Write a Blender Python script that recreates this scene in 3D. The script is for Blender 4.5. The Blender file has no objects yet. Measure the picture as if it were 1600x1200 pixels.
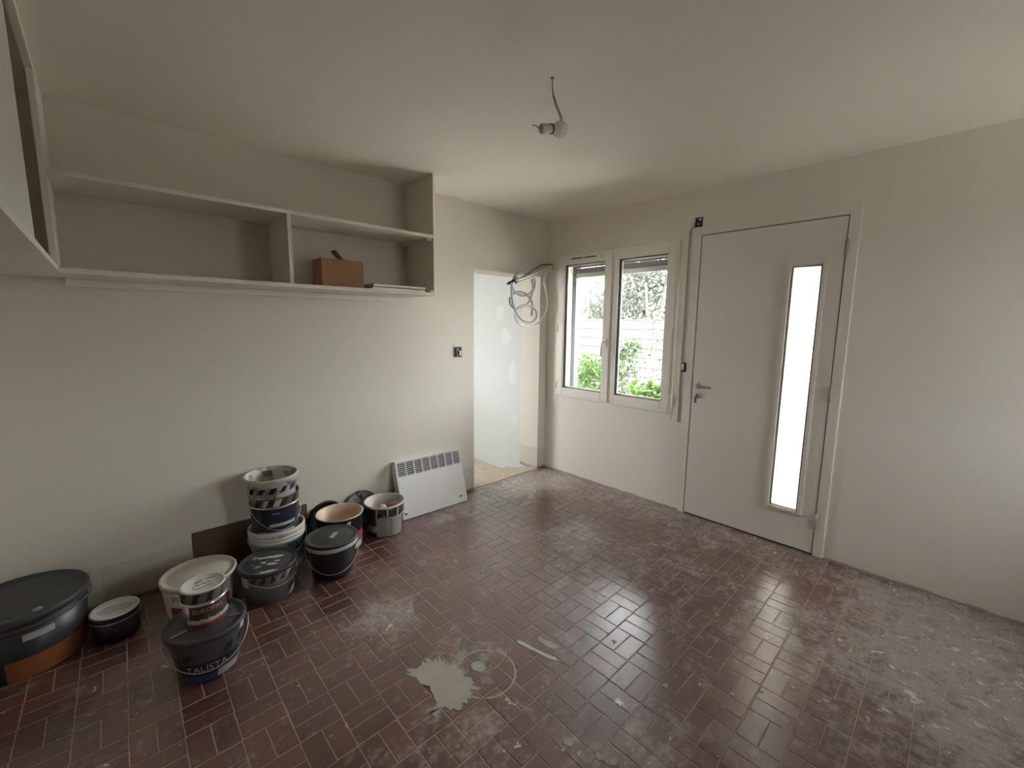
import bpy, bmesh, math, random
from mathutils import Vector, Matrix, Euler
random.seed(7)
PI = math.pi
SC = bpy.context.scene
COL = SC.collection

# ------------------------------------------------------------------ camera
# world: room corner at the origin, left wall is y = 0, right wall is x = 0
F = 672.07                                   # focal length in pixels of a 1600x1200 frame
CAM = Vector((-3.294, -2.987, 1.493))
CR = Vector((0.7285, -0.6850, 0.0110)); CF = Vector((0.6792, 0.7210, -0.1371))
CF.normalize(); CR = (CR - CF * CR.dot(CF)).normalized(); CU = CR.cross(CF)
cam_d = bpy.data.cameras.new('camera'); cam = bpy.data.objects.new('camera', cam_d); COL.objects.link(cam)
cam.matrix_world = Matrix(((CR.x, CU.x, -CF.x, CAM.x), (CR.y, CU.y, -CF.y, CAM.y), (CR.z, CU.z, -CF.z, CAM.z), (0, 0, 0, 1)))
cam_d.sensor_fit = 'HORIZONTAL'; cam_d.sensor_width = 36.0; cam_d.lens = F / 1600 * 36
cam_d.clip_start = 0.02; cam_d.clip_end = 200
SC.camera = cam

# ------------------------------------------------------------------ sky and exposure
SKY = 8.5
w = bpy.data.worlds.new('overcast_sky'); SC.world = w; w.use_nodes = True
bg = w.node_tree.nodes['Background']; bg.inputs[1].default_value = SKY
_nt = w.node_tree; _tc = _nt.nodes.new('ShaderNodeTexCoord'); _sp = _nt.nodes.new('ShaderNodeSeparateXYZ'); _rp = _nt.nodes.new('ShaderNodeValToRGB')
_nt.links.new(_tc.outputs['Generated'], _sp.inputs[0]); _nt.links.new(_sp.outputs['Z'], _rp.inputs[0]); _nt.links.new(_rp.outputs[0], bg.inputs[0])
_rp.color_ramp.elements[0].position = 0.0; _rp.color_ramp.elements[0].color = (0.10, 0.10, 0.10, 1)      # below the horizon
_rp.color_ramp.elements[1].position = 0.004; _rp.color_ramp.elements[1].color = (0.965, 0.965, 1.0, 1)   # even overcast sky
vs = SC.view_settings
vs.view_transform = 'Standard'; vs.look = 'None'; vs.gamma = 1.0; vs.exposure = 1.72; vs.use_curve_mapping = False
cy = SC.cycles
cy.max_bounces = 14; cy.diffuse_bounces = 9; cy.glossy_bounces = 4; cy.transparent_max_bounces = 16
cy.sample_clamp_indirect = 6.0; cy.use_denoising = True; cy.use_adaptive_sampling = False
cy.caustics_reflective = False; cy.caustics_refractive = False

# ------------------------------------------------------------------ pixel helpers (a pixel gives a direction only)
def ray(px, py):
    return CR * ((px - 800) / F) - CU * ((py - 600) / F) + CF
def at(px, py, axis, val):
    d = ray(px, py); t = (val - CAM[axis]) / d[axis]
    return CAM + d * t

# ------------------------------------------------------------------ materials
def new_mat(name):
    m = bpy.data.materials.new(name); m.use_nodes = True
    nt = m.node_tree
    return m, nt, nt.nodes['Principled BSDF']
def N(nt, typ, **kw):
    n = nt.nodes.new(typ)
    for k, v in kw.items():
        setattr(n, k, v)
    return n
def L(nt, a, b): nt.links.new(a, b)
def math_n(nt, op, a, b=None, clamp=False):
    n = N(nt, 'ShaderNodeMath', operation=op); n.use_clamp = clamp
    for i, v in enumerate((a, b)):
        if v is None: continue
        if isinstance(v, (int, float)): n.inputs[i].default_value = v
        else: L(nt, v, n.inputs[i])
    return n.outputs[0]
def mixc(nt, fac, a, b):
    n = N(nt, 'ShaderNodeMix', data_type='RGBA')
    if isinstance(fac, (int, float)): n.inputs[0].default_value = fac
    else: L(nt, fac, n.inputs[0])
    for i, v in ((6, a), (7, b)):
        if isinstance(v, tuple): n.inputs[i].default_value = (*v[:3], 1)
        else: L(nt, v, n.inputs[i])
    return n.outputs[2]
def noise(nt, vec, scale, detail=4, rough=0.55, dist=0.0):
    n = N(nt, 'ShaderNodeTexNoise'); n.inputs['Scale'].default_value = scale; n.inputs['Detail'].default_value = detail
    n.inputs['Roughness'].default_value = rough; n.inputs['Distortion'].default_value = dist
    if vec is not None: L(nt, vec, n.inputs['Vector'])
    return n.outputs[0]
def ramp(nt, fac, lo, hi):
    n = N(nt, 'ShaderNodeMapRange', interpolation_type='SMOOTHSTEP'); n.inputs[1].default_value = lo; n.inputs[2].default_value = hi
    L(nt, fac, n.inputs[0]); return n.outputs[0]
def bump(nt, b, h, strength=0.2, dist=0.01):
    n = N(nt, 'ShaderNodeBump'); n.inputs['Strength'].default_value = strength; n.inputs['Distance'].default_value = dist
    L(nt, h, n.inputs['Height']); L(nt, n.outputs[0], b.inputs['Normal'])
def pos(nt): return N(nt, 'ShaderNodeNewGeometry').outputs['Position']

def simple(name, col, rough=0.5, metal=0.0, var=0.08, scale=12, spec=0.5, bumps=0.0):
    m, nt, b = new_mat(name)
    tc = N(nt, 'ShaderNodeTexCoord').outputs['Object']
    nz = noise(nt, tc, scale)
    dark = tuple(c * (1 - var) for c in col); light = tuple(min(1, c * (1 + var)) for c in col)
    L(nt, mixc(nt, nz, dark, light), b.inputs['Base Color'])
    b.inputs['Roughness'].default_value = rough; b.inputs['Metallic'].default_value = metal
    b.inputs['Specular IOR Level'].default_value = spec
    if bumps: bump(nt, b, noise(nt, tc, scale * 8), bumps, 0.002)
    return m
def splattered(name, col, splat=(0.62, 0.60, 0.55), amount=0.5, scale=9, rough=0.5, metal=0.0, var=0.1):
    m, nt, b = new_mat(name)
    tc = N(nt, 'ShaderNodeTexCoord').outputs['Object']
    nz = noise(nt, tc, scale * 2)
    base = mixc(nt, nz, tuple(c * (1 - var) for c in col), tuple(min(1, c * (1 + var)) for c in col))
    mk = ramp(nt, noise(nt, tc, scale, 6, 0.6, 0.4), 1 - amount, 1 - amount + 0.05)
    L(nt, mixc(nt, mk, base, splat), b.inputs['Base Color'])
    r = N(nt, 'ShaderNodeMapRange'); r.inputs[3].default_value = rough; r.inputs[4].default_value = 0.85
    L(nt, mk, r.inputs[0]); L(nt, r.outputs[0], b.inputs['Roughness'])
    mt = N(nt, 'ShaderNodeMapRange'); mt.inputs[3].default_value = metal; mt.inputs[4].default_value = 0.0
    L(nt, mk, mt.inputs[0]); L(nt, mt.outputs[0], b.inputs['Metallic'])
    return m

def plaster(name, col, foot=True, patch=False):
    m, nt, b = new_mat(name)
    p = pos(nt)
    a = noise(nt, p, 1.3, 3); c2 = noise(nt, p, 14, 5)
    c = mixc(nt, a, tuple(x * 0.965 for x in col), tuple(min(1, x * 1.02) for x in col))
    c = mixc(nt, math_n(nt, 'MULTIPLY', c2, 0.12), c, tuple(x * 0.86 for x in col))
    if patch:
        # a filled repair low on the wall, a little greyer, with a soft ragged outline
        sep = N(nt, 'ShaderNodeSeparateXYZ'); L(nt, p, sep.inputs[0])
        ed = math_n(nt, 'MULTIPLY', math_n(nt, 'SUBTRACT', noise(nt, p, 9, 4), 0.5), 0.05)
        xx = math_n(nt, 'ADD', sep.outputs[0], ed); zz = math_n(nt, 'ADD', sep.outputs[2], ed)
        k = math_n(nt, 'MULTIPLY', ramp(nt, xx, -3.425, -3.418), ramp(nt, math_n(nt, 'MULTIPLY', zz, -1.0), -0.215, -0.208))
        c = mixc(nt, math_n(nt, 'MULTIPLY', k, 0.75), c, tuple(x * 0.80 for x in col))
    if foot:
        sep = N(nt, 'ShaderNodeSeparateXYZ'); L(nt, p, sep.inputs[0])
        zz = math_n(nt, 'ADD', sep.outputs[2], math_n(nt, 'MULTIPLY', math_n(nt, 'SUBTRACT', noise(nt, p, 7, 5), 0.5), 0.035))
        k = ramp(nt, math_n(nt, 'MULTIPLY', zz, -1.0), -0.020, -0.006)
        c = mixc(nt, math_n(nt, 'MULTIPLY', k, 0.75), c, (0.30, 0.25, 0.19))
    L(nt, c, b.inputs['Base Color']); b.inputs['Roughness'].default_value = 0.85
    b.inputs['Specular IOR Level'].default_value = 0.2
    bump(nt, b, c2, 0.10, 0.004)
    return m

M = {}
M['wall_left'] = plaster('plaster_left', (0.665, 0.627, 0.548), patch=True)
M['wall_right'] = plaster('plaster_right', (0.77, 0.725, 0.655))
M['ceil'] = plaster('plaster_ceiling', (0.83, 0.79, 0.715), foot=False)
M['plasterboard'] = plaster('plasterboard', (0.56, 0.585, 0.575), foot=False)
M['filler'] = simple('joint_filler', (0.60, 0.615, 0.60), 0.85)
M['shelf'] = simple('painted_shelf_board', (0.74, 0.70, 0.615), 0.6, var=0.04, scale=5)
M['cabdoor'] = simple('painted_cabinet_panel', (0.66, 0.65, 0.61), 0.5, var=0.04, scale=4)
M['pvc'] = simple('white_pvc', (0.80, 0.77, 0.70), 0.35, var=0.02)
M['door'] = simple('door_paint', (0.74, 0.71, 0.64), 0.42, var=0.02, scale=3)
M['trimpaint'] = simple('trim_paint', (0.74, 0.70, 0.625), 0.55, var=0.03)
M['black'] = simple('black_plastic', (0.012, 0.012, 0.013), 0.45)
M['gasket'] = simple('grey_gasket', (0.10, 0.10, 0.10), 0.6)
M['chrome'] = simple('brushed_steel', (0.62, 0.60, 0.57), 0.28, 1.0, var=0.05)
M['shutter'] = simple('shutter_grey', (0.035, 0.037, 0.042), 0.5)
M['shutterbar'] = simple('shutter_end_bar', (0.16, 0.16, 0.16), 0.5)
M['cable_grey'] = simple('grey_cable', (0.36, 0.37, 0.36), 0.45, var=0.05)
M['cable_white'] = simple('white_cable', (0.74, 0.73, 0.69), 0.45, var=0.04)
M['wire_dark'] = simple('dark_wire', (0.10, 0.09, 0.08), 0.5)
M['bulb'] = simple('opal_bulb_glass', (0.74, 0.70, 0.67), 0.18, var=0.02)
M['socket'] = simple('bulb_holder', (0.58, 0.55, 0.49), 0.5)
M['card'] = simple('cardboard', (0.30, 0.155, 0.085), 0.8, var=0.12, scale=18)
M['board'] = simple('brown_board', (0.105, 0.062, 0.038), 0.75, var=0.18, scale=10)
M['cement'] = simple('cement_screed', (0.46, 0.40, 0.31), 0.9, var=0.25, scale=14, bumps=0.4)
M['earth'] = simple('bounce_ground', (0.60, 0.57, 0.52), 0.95, var=0.3, scale=3)  # ground colour raised to bounce daylight up to the ceiling
M['render'] = simple('outside_render', (0.66, 0.62, 0.57), 0.9)
M['fence'] = simple('fence_slat', (0.105, 0.10, 0.103), 0.6, var=0.1, scale=4)
M['wirefence'] = simple('fence_wire', (0.022, 0.02, 0.022), 0.5)
M['bark'] = simple('bark', (0.15, 0.115, 0.095), 0.9, var=0.3)
M['plaster_splat'] = simple('dried_plaster', (0.40, 0.37, 0.315), 0.95, var=0.2, scale=14, bumps=0.6)
M['radiator'] = splattered('heater_enamel', (0.70, 0.69, 0.67), (0.48, 0.46, 0.44), 0.36, 5, 0.4)
M['dark_in'] = simple('heater_inside', (0.025, 0.02, 0.018), 0.7)

def leafmat(name, col, col2):
    m, nt, b = new_mat(name)
    oi = N(nt, 'ShaderNodeNewGeometry').outputs['Random Per Island']
    c = mixc(nt, oi, col, col2)
    b.inputs['Roughness'].default_value = 0.55
    L(nt, c, b.inputs['Base Color'])
    tr = N(nt, 'ShaderNodeBsdfTranslucent'); L(nt, c, tr.inputs[0])
    mx = N(nt, 'ShaderNodeMixShader'); mx.inputs[0].default_value = 0.4
    L(nt, b.outputs[0], mx.inputs[1]); L(nt, tr.outputs[0], mx.inputs[2])
    L(nt, mx.outputs[0], nt.nodes['Material Output'].inputs[0])
    return m
M['leaf_bright'] = leafmat('leaf_bright', (0.025, 0.065, 0.006), (0.06, 0.12, 0.016))
M['leaf_mid'] = leafmat('leaf_mid', (0.022, 0.042, 0.012), (0.05, 0.08, 0.028))
M['leaf_tree'] = leafmat('leaf_tree', (0.05, 0.062, 0.048), (0.11, 0.13, 0.10))

def glassmat():
    m = bpy.data.materials.new('window_glass'); m.use_nodes = True; nt = m.node_tree; nt.nodes.clear()
    out = N(nt, 'ShaderNodeOutputMaterial'); t = N(nt, 'ShaderNodeBsdfTransparent'); g = N(nt, 'ShaderNodeBsdfGlossy')
    t.inputs[0].default_value = (0.93, 0.95, 0.94, 1); g.inputs['Roughness'].default_value = 0.02
    fr = N(nt, 'ShaderNodeFresnel'); fr.inputs[0].default_value = 1.45
    mx = N(nt, 'ShaderNodeMixShader'); L(nt, fr.outputs[0], mx.inputs[0]); L(nt, t.outputs[0], mx.inputs[1]); L(nt, g.outputs[0], mx.inputs[2])
    L(nt, mx.outputs[0], out.inputs[0]); return m
M['glass'] = glassmat()
def frosted():
    m = bpy.data.materials.new('frosted_glass'); m.use_nodes = True; nt = m.node_tree; nt.nodes.clear()
    out = N(nt, 'ShaderNodeOutputMaterial'); t = N(nt, 'ShaderNodeBsdfTranslucent'); g = N(nt, 'ShaderNodeBsdfGlossy')
    t.inputs[0].default_value = (0.50, 0.49, 0.455, 1); g.inputs['Roughness'].default_value = 0.3
    mx = N(nt, 'ShaderNodeMixShader'); mx.inputs[0].default_value = 0.05
    L(nt, t.outputs[0], mx.inputs[1]); L(nt, g.outputs[0], mx.inputs[2]); L(nt, mx.outputs[0], out.inputs[0]); return m
M['frosted'] = frosted()

# --- floor tiles: red terracotta under building dust; the dust lies in patches, one also painting in window sheen
def floor_mat(name, grout):
    m, nt, b = new_mat(name)
    p = pos(nt)
    rnd = N(nt, 'ShaderNodeAttribute', attribute_name='rnd').outputs['Fac']
    n1 = noise(nt, p, 5, 5); n2 = noise(nt, p, 38, 6, 0.62); n3 = noise(nt, p, 17, 8, 0.72, 0.3)
    if grout:
        base = mixc(nt, n1, (0.29, 0.21, 0.175), (0.42, 0.33, 0.275))
    else:
        base = mixc(nt, rnd, (0.086, 0.027, 0.020), (0.148, 0.050, 0.036))
        base = mixc(nt, math_n(nt, 'MULTIPLY', n1, 0.6), base, (0.066, 0.034, 0.028))
    sep = N(nt, 'ShaderNodeSeparateXYZ'); L(nt, p, sep.inputs[0])
    def blob(cx, cy_, rx, ry, soft=0.5):
        dx = math_n(nt, 'DIVIDE', math_n(nt, 'SUBTRACT', sep.outputs[0], cx), rx)
        dy = math_n(nt, 'DIVIDE', math_n(nt, 'SUBTRACT', sep.outputs[1], cy_), ry)
        d = math_n(nt, 'SQRT', math_n(nt, 'ADD', math_n(nt, 'MULTIPLY', dx, dx), math_n(nt, 'MULTIPLY', dy, dy)))
        return ramp(nt, math_n(nt, 'MULTIPLY', d, -1.0), -1.0, -1.0 + soft)
    tot = None
    for a in DUST_AND_SHEEN:
        v = math_n(nt, 'MULTIPLY', blob(*a[:4], soft=a[5] if len(a) > 5 else 0.8), a[4])
        tot = v if tot is None else math_n(nt, 'ADD', tot, v)
    for a in CLEAN:
        tot = math_n(nt, 'SUBTRACT', tot, math_n(nt, 'MULTIPLY', blob(*a[:4], soft=0.06), a[4]))
    tot = math_n(nt, 'ADD', tot, 0.0)
    # patchy film: noise decides where the dust sticks
    n5 = noise(nt, p, 7.5, 3, 0.5, 0.8)
    f1 = math_n(nt, 'ADD', math_n(nt, 'ADD', math_n(nt, 'MULTIPLY', n3, 0.40), math_n(nt, 'MULTIPLY', n2, 0.30)), math_n(nt, 'MULTIPLY', n5, 0.30))
    f1 = math_n(nt, 'MULTIPLY', math_n(nt, 'SUBTRACT', f1, 0.5), 2.3)
    film = ramp(nt, math_n(nt, 'ADD', f1, math_n(nt, 'MULTIPLY', tot, 0.42)), 0.02, 0.50)
    c = mixc(nt, math_n(nt, 'MULTIPLY', film, 0.78), base, (0.41, 0.375, 0.345))
    # pale crumbs of plaster trodden into the floor
    sp = noise(nt, p, 21, 5, 0.6, 1.0)
    crumbs = ramp(nt, math_n(nt, 'ADD', sp, math_n(nt, 'MULTIPLY', tot, 0.085)), 0.69, 0.72)
    c = mixc(nt, crumbs, c, (0.60, 0.56, 0.50))
    L(nt, c, b.inputs['Base Color'])
    r = N(nt, 'ShaderNodeMapRange'); r.inputs[3].default_value = 0.28 if not grout else 0.7; r.inputs[4].default_value = 0.46
    L(nt, math_n(nt, 'ADD', film, crumbs, True), r.inputs[0]); L(nt, r.outputs[0], b.inputs['Roughness'])
    b.inputs['Specular IOR Level'].default_value = 0.5 if grout else 1.0
    if not grout: b.inputs['Coat Weight'].default_value = 0.7; b.inputs['Coat Roughness'].default_value = 0.27; b.inputs['Coat IOR'].default_value = 1.6
    bump(nt, b, n2, 0.12, 0.003)
    return m
DUST_AND_SHEEN = [(-0.6, -3.1, 1.3, 0.75, 1.0), (-0.1, -1.5, 0.5, 1.9, 0.6), (-0.95, -1.2, 0.45, 0.35, 0.75), (-0.45, -0.25, 0.8, 0.5, 0.95), (-1.35, -0.25, 0.5, 0.3, 0.5),
        (-2.35, -1.08, 0.34, 0.26, 0.75), (-2.15, -2.35, 0.45, 0.25, 0.5), (-1.0, -2.35, 0.7, 0.6, 0.30), (-0.7, -1.75, 0.45, 0.5, 0.35), (-2.5, -1.85, 0.4, 0.3, 0.35), (-2.2, -1.55, 0.3, 0.25, 0.3), (-1.25, -1.65, 0.55, 0.5, 0.34)]  # last patch: dust that also paints the window sheen wider and lighter
CLEAN = [(-2.085, -1.185, 0.165, 0.165, 1.2)]
M['tile'] = floor_mat('terracotta_tile', False)
M['grout'] = floor_mat('floor_joint', True)

# ------------------------------------------------------------------ mesh helpers
class MB:
    def __init__(s): s.v = []; s.f = []; s.smooth = []
    def add(s, vs_, fs, smooth=False):
        o = len(s.v); s.v += [tuple(v) for v in vs_]
        for f in fs: s.f.append(tuple(i + o for i in f)); s.smooth.append(smooth)
        return s
    def box(s, x0, x1, y0, y1, z0, z1):
        x0, x1 = sorted((x0, x1)); y0, y1 = sorted((y0, y1)); z0, z1 = sorted((z0, z1))
        return s.add([(x0,y0,z0),(x1,y0,z0),(x1,y1,z0),(x0,y1,z0),(x0,y0,z1),(x1,y0,z1),(x1,y1,z1),(x0,y1,z1)],
                     [(0,3,2,1),(4,5,6,7),(0,1,5,4),(1,2,6,5),(2,3,7,6),(3,0,4,7)])
    def lathe(s, prof, n=40, c=(0,0,0), a0=0, a1=2*PI, smooth=True):
        full = abs(a1 - a0 - 2*PI) < 1e-6
        m = n if full else n + 1
        vs_ = []; fs = []
        for r, z in prof:
            for i in range(m):
                a = a0 + (a1 - a0) * i / n
                vs_.append((c[0] + r*math.cos(a), c[1] + r*math.sin(a), c[2] + z))
        for j in range(len(prof) - 1):
            for i in range(n):
                k = (i + 1) % m
                fs.append((j*m + i, j*m + k, (j+1)*m + k, (j+1)*m + i))
        return s.add(vs_, fs, smooth)
    def tube(s, pts, r, n=8, cap=True, closed=False):
        pts = [Vector(p) for p in pts]; m = len(pts)
        vs_ = []; fs = []; up = None
        for i, p in enumerate(pts):
            if closed: d = pts[(i+1) % m] - pts[i-1]
            else: d = pts[min(i+1, m-1)] - pts[max(i-1, 0)]
            d.normalize()
            if up is None:
                up = Vector((0,0,1)) if abs(d.z) < 0.9 else Vector((1,0,0))
            up = up - d * up.dot(d)
            if up.length < 1e-5: up = d.orthogonal()
            up.normalize(); sd = d.cross(up)
            rr = r[i] if isinstance(r, (list, tuple)) else r
            for k in range(n):
                a = 2*PI*k/n; vs_.append(p + up*(rr*math.cos(a)) + sd*(rr*math.sin(a)))
        mm = m if closed else m - 1
        for i in range(mm):
            j = (i+1) % m
            for k in range(n):
                fs.append((i*n+k, i*n+(k+1) % n, j*n+(k+1) % n, j*n+k))
        if cap and not closed:
            fs.append(tuple(range(n-1, -1, -1))); fs.append(tuple((m-1)*n + k for k in range(n)))
        return s.add(vs_, fs, True)
    def prism(s, poly, z0, z1):
        n = len(poly)
        vs_ = [(x, y, z0) for x, y in poly] + [(x, y, z1) for x, y in poly]
        fs = [tuple(range(n-1, -1, -1)), tuple(range(n, 2*n))] + [(i, (i+1) % n, n+(i+1) % n, n+i) for i in range(n)]
        return s.add(vs_, fs)
    def build(s, name, mat, parent=None, bevel=0.0, recalc=True):
        me = bpy.data.meshes.new(name); me.from_pydata(s.v, [], s.f); me.update()
        me.polygons.foreach_set('use_smooth', s.smooth)
        if recalc or bevel:
            bm = bmesh.new(); bm.from_mesh(me)
            if bevel:
                es = [e for e in bm.edges if len(e.link_faces) == 2 and e.calc_face_angle(0) > 0.6]
                bmesh.ops.bevel(bm, geom=es, offset=bevel, segments=2, affect='EDGES', clamp_overlap=True)
            if recalc: bmesh.ops.recalc_face_normals(bm, faces=bm.faces)
            bm.to_mesh(me); bm.free()
        if mat is not None: me.materials.append(M[mat] if isinstance(mat, str) else mat)
        o = bpy.data.objects.new(name, me); COL.objects.link(o)
        if parent is not None:
            o.parent = parent; o.matrix_parent_inverse = Matrix.Identity(4)
        return o
def empty(name, loc=(0,0,0), rz=0.0):
    o = bpy.data.objects.new(name, None); COL.objects.link(o); o.location = loc; o.rotation_euler = (0, 0, rz); o.empty_display_size = 0.1
    return o
def tag(o, label, cat, group=None, kind=None):
    if label: o['label'] = label
    if cat: o['category'] = cat
    if group: o['group'] = group
    if kind: o['kind'] = kind
    return o
def struct(o, label, cat):
    return tag(o, label, cat, kind='structure')
def catmull(pts, k=6, closed=False):
    pts = [Vector(p) for p in pts]; n = len(pts); out = []
    rng = range(n) if closed else range(n - 1)
    for i in rng:
        if closed: p0, p1, p2, p3 = pts[i-1], pts[i], pts[(i+1) % n], pts[(i+2) % n]
        else: p0, p1, p2, p3 = pts[max(i-1,0)], pts[i], pts[i+1], pts[min(i+2, n-1)]
        for j in range(k):
            t = j / k
            out.append(0.5*((2*p1) + (p2-p0)*t + (2*p0-5*p1+4*p2-p3)*t*t + (3*p1-p0-3*p2+p3)*t**3))
    if not closed: out.append(pts[-1])
    return out
def text_mesh(s, size):
    cu = bpy.data.curves.new('lettering', 'FONT'); cu.body = s; cu.size = size; cu.align_x = 'CENTER'; cu.align_y = 'CENTER'; cu.resolution_u = 2
    o = bpy.data.objects.new('lettering', cu); COL.objects.link(o)
    dg = bpy.context.evaluated_depsgraph_get(); me = o.evaluated_get(dg).to_mesh()
    vs_ = [tuple(v.co) for v in me.vertices]; fs = [tuple(p.vertices) for p in me.polygons]
    o.evaluated_get(dg).to_mesh_clear(); bpy.data.objects.remove(o); bpy.data.curves.remove(cu)
    return vs_, fs

# ------------------------------------------------------------------ the shell
H = 2.5; XL = -3.95; YR = -4.7
DX0, DX1, DZ = -0.945, -0.108, 1.962          # doorway in the left wall
b = MB(); b.box(XL, DX0, 0, 0.26, -0.02, H); b.box(DX0, DX1, 0, 0.26, DZ, H); b.box(DX1, 0.0, 0, 0.26, -0.02, H)
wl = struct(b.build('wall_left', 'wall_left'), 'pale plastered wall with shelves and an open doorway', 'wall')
WY0, WY1, WZ0, WZ1 = -0.155, -1.385, 0.775, 2.165     # window opening
EY0, EY1, EZ1 = -1.515, -2.44, 2.18                   # entrance door opening
b = MB(); T = 0.30
b.box(0, T, WY0, 0.26, -0.25, H); b.box(0, T, WY1, WY0, -0.25, WZ0); b.box(0, T, WY1, WY0, WZ1, H)
b.box(0, T, EY0, WY1, -0.25, H); b.box(0, T, EY1, EY0, EZ1, H); b.box(0, T, EY1, EY0, -0.25, 0.0); b.box(0, T, YR, EY1, -0.25, H)
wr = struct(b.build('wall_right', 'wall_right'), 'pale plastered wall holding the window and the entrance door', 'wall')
struct(MB().box(XL - 0.15, XL, YR, 0.26, -0.02, H).build('wall_side', 'wall_left'), 'plastered side wall behind the hanging cabinet', 'wall')
b = MB(); RX0, RX1, RZ0, RZ1 = -0.95, -0.20, 0.88, 2.18            # window behind the camera
b.box(XL - 0.15, RX0, YR - 0.15, YR, -0.02, H); b.box(RX0, RX1, YR - 0.15, YR, -0.02, RZ0); b.box(RX0, RX1, YR - 0.15, YR, RZ1, H); b.box(RX1, T, YR - 0.15, YR, -0.02, H)
struct(b.build('wall_rear', 'wall_left'), 'plastered rear wall of the room with a second window', 'wall')
w2 = struct(empty('window_2', ((RX0 + RX1) / 2, YR, RZ0)), 'white framed window in the rear wall', 'window')
m = MB(); m.box(RX0, RX0 + .06, YR - .1, YR - .04, RZ0, RZ1); m.box(RX1 - .06, RX1, YR - .1, YR - .04, RZ0, RZ1); m.box(RX0 + .06, RX1 - .06, YR - .1, YR - .04, RZ0, RZ0 + .06); m.box(RX0 + .06, RX1 - .06, YR - .1, YR - .04, RZ1 - .06, RZ1); m.box((RX0 + RX1) / 2 - .05, (RX0 + RX1) / 2 + .05, YR - .1, YR - .04, RZ0 + .06, RZ1 - .06)
o = m.build('window_frame', 'pvc', w2); o.matrix_parent_inverse = Matrix.Translation(w2.location).inverted()
for (xa_, xb_) in ((RX0 + .055, (RX0 + RX1) / 2 - .045), ((RX0 + RX1) / 2 + .045, RX1 - .055)):
    o = MB().box(xa_, xb_, YR - .073, YR - .067, RZ0 + .055, RZ1 - .055).build('pane', 'glass', w2); o.matrix_parent_inverse = Matrix.Translation(w2.location).inverted()
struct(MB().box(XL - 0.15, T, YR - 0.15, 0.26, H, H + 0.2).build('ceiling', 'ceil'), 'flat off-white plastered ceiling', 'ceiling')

# floor: mortar bed with every terracotta tile on it
floor = struct(MB().box(XL, 0.0, YR, 0.0, -0.06, -0.0016).build('floor', 'grout'), 'dusty red terracotta basket-weave tile floor', 'floor')
PXM, PYM = 0.152, 0.153
def grid(i, j):                                          # a module corner; the rows run slightly out of square with the walls
    a = -2.727 + PXM * i; c = -1.895 + PYM * j           # x = a + 0.021*y ; y = c + 0.020*x
    y = (c + 0.020 * a) / (1 - 0.021 * 0.020); x = a + 0.021 * y
    return x, y
JT = 0.0042; tiles = []
def lerp2(p, q, t): return (p[0] + (q[0]-p[0])*t, p[1] + (q[1]-p[1])*t)
for i in range(-10, 22):
    for j in range(-21, 15):
        P00, P10, P11, P01 = grid(i, j), grid(i+1, j), grid(i+1, j+1), grid(i, j+1)
        cx = (P00[0] + P11[0]) / 2; cyy = (P00[1] + P11[1]) / 2
        if not (XL - 0.08 < cx < 0.08 and YR - 0.08 < cyy < 0.08): continue
        if (i + j) % 2 == 1:      # split across x: two tiles long in y
            m0, m1 = lerp2(P00, P10, .5), lerp2(P01, P11, .5); quads = [(P00, m0, m1, P01), (m0, P10, P11, m1)]
        else:
            m0, m1 = lerp2(P00, P01, .5), lerp2(P10, P11, .5); quads = [(P00, P10, m1, m0), (m0, m1, P11, P01)]
        for q in quads:
            x = sum(p[0] for p in q) / 4; y = sum(p[1] for p in q) / 4
            tiles.append((x, y, (i + j) % 2))
def tile_local(orient, clipbox=None):
    w_, l_ = (PXM/2 - JT, PYM - JT) if orient else (PXM - JT, PYM/2 - JT)
    return w_/2, l_/2
def tile_geo(hx0, hx1, hy0, hy1, z=0.0, tilt=(0, 0)):
    ch = 0.0016; vs_ = []
    for (e, zz) in ((0, -0.006), (0, -0.0012), (ch, 0.0)):
        for (x, y) in ((hx0+e, hy0+e), (hx1-e, hy0+e), (hx1-e, hy1-e), (hx0+e, hy1-e)):
            vs_.append((x, y, zz + z + tilt[0]*x + tilt[1]*y))
    fs = [(8, 9, 10, 11)]
    for k in range(4):
        n_ = (k+1) % 4; fs += [(k, n_, 4+n_, 4+k), (4+k, 4+n_, 8+n_, 8+k)]
    return vs_, fs
def seen_area(x, y):
    d = Vector((x, y, 0)) - CAM; zf = d.dot(CF)
    if zf < 0.3: return 0
    px = 800 + F*d.dot(CR)/zf; py = 600 - F*d.dot(CU)/zf
    if not (-20 < px < 1620 and -20 < py < 1215): return 0
    return CAM.z / d.length**3
def clipped(x, y, o):
    hx, hy = tile_local(o)
    return max(x-hx, XL+0.002), min(x+hx, -0.002), max(y-hy, YR+0.002), min(y+hy, -0.002)
order = sorted(tiles, key=lambda t: -seen_area(t[0], t[1]))
variants = {}
for o in (0, 1):
    hx, hy = tile_local(o)
    for k in range(8):
        vs_, fs = tile_geo(-hx, hx, -hy, hy, random.uniform(-0.0004, 0.0003), (random.uniform(-.002, .002), random.uniform(-.002, .002)))
        me = bpy.data.meshes.new('tile'); me.from_pydata(vs_, [], fs); me.update()
        at_ = me.attributes.new('rnd', 'FLOAT', 'FACE'); at_.data.foreach_set('value', [k / 7] * len(fs)); me.materials.append(M['tile'])
        variants[(o, k)] = me
rest_v, rest_f, rest_r = [], [], []; count = 0
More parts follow.
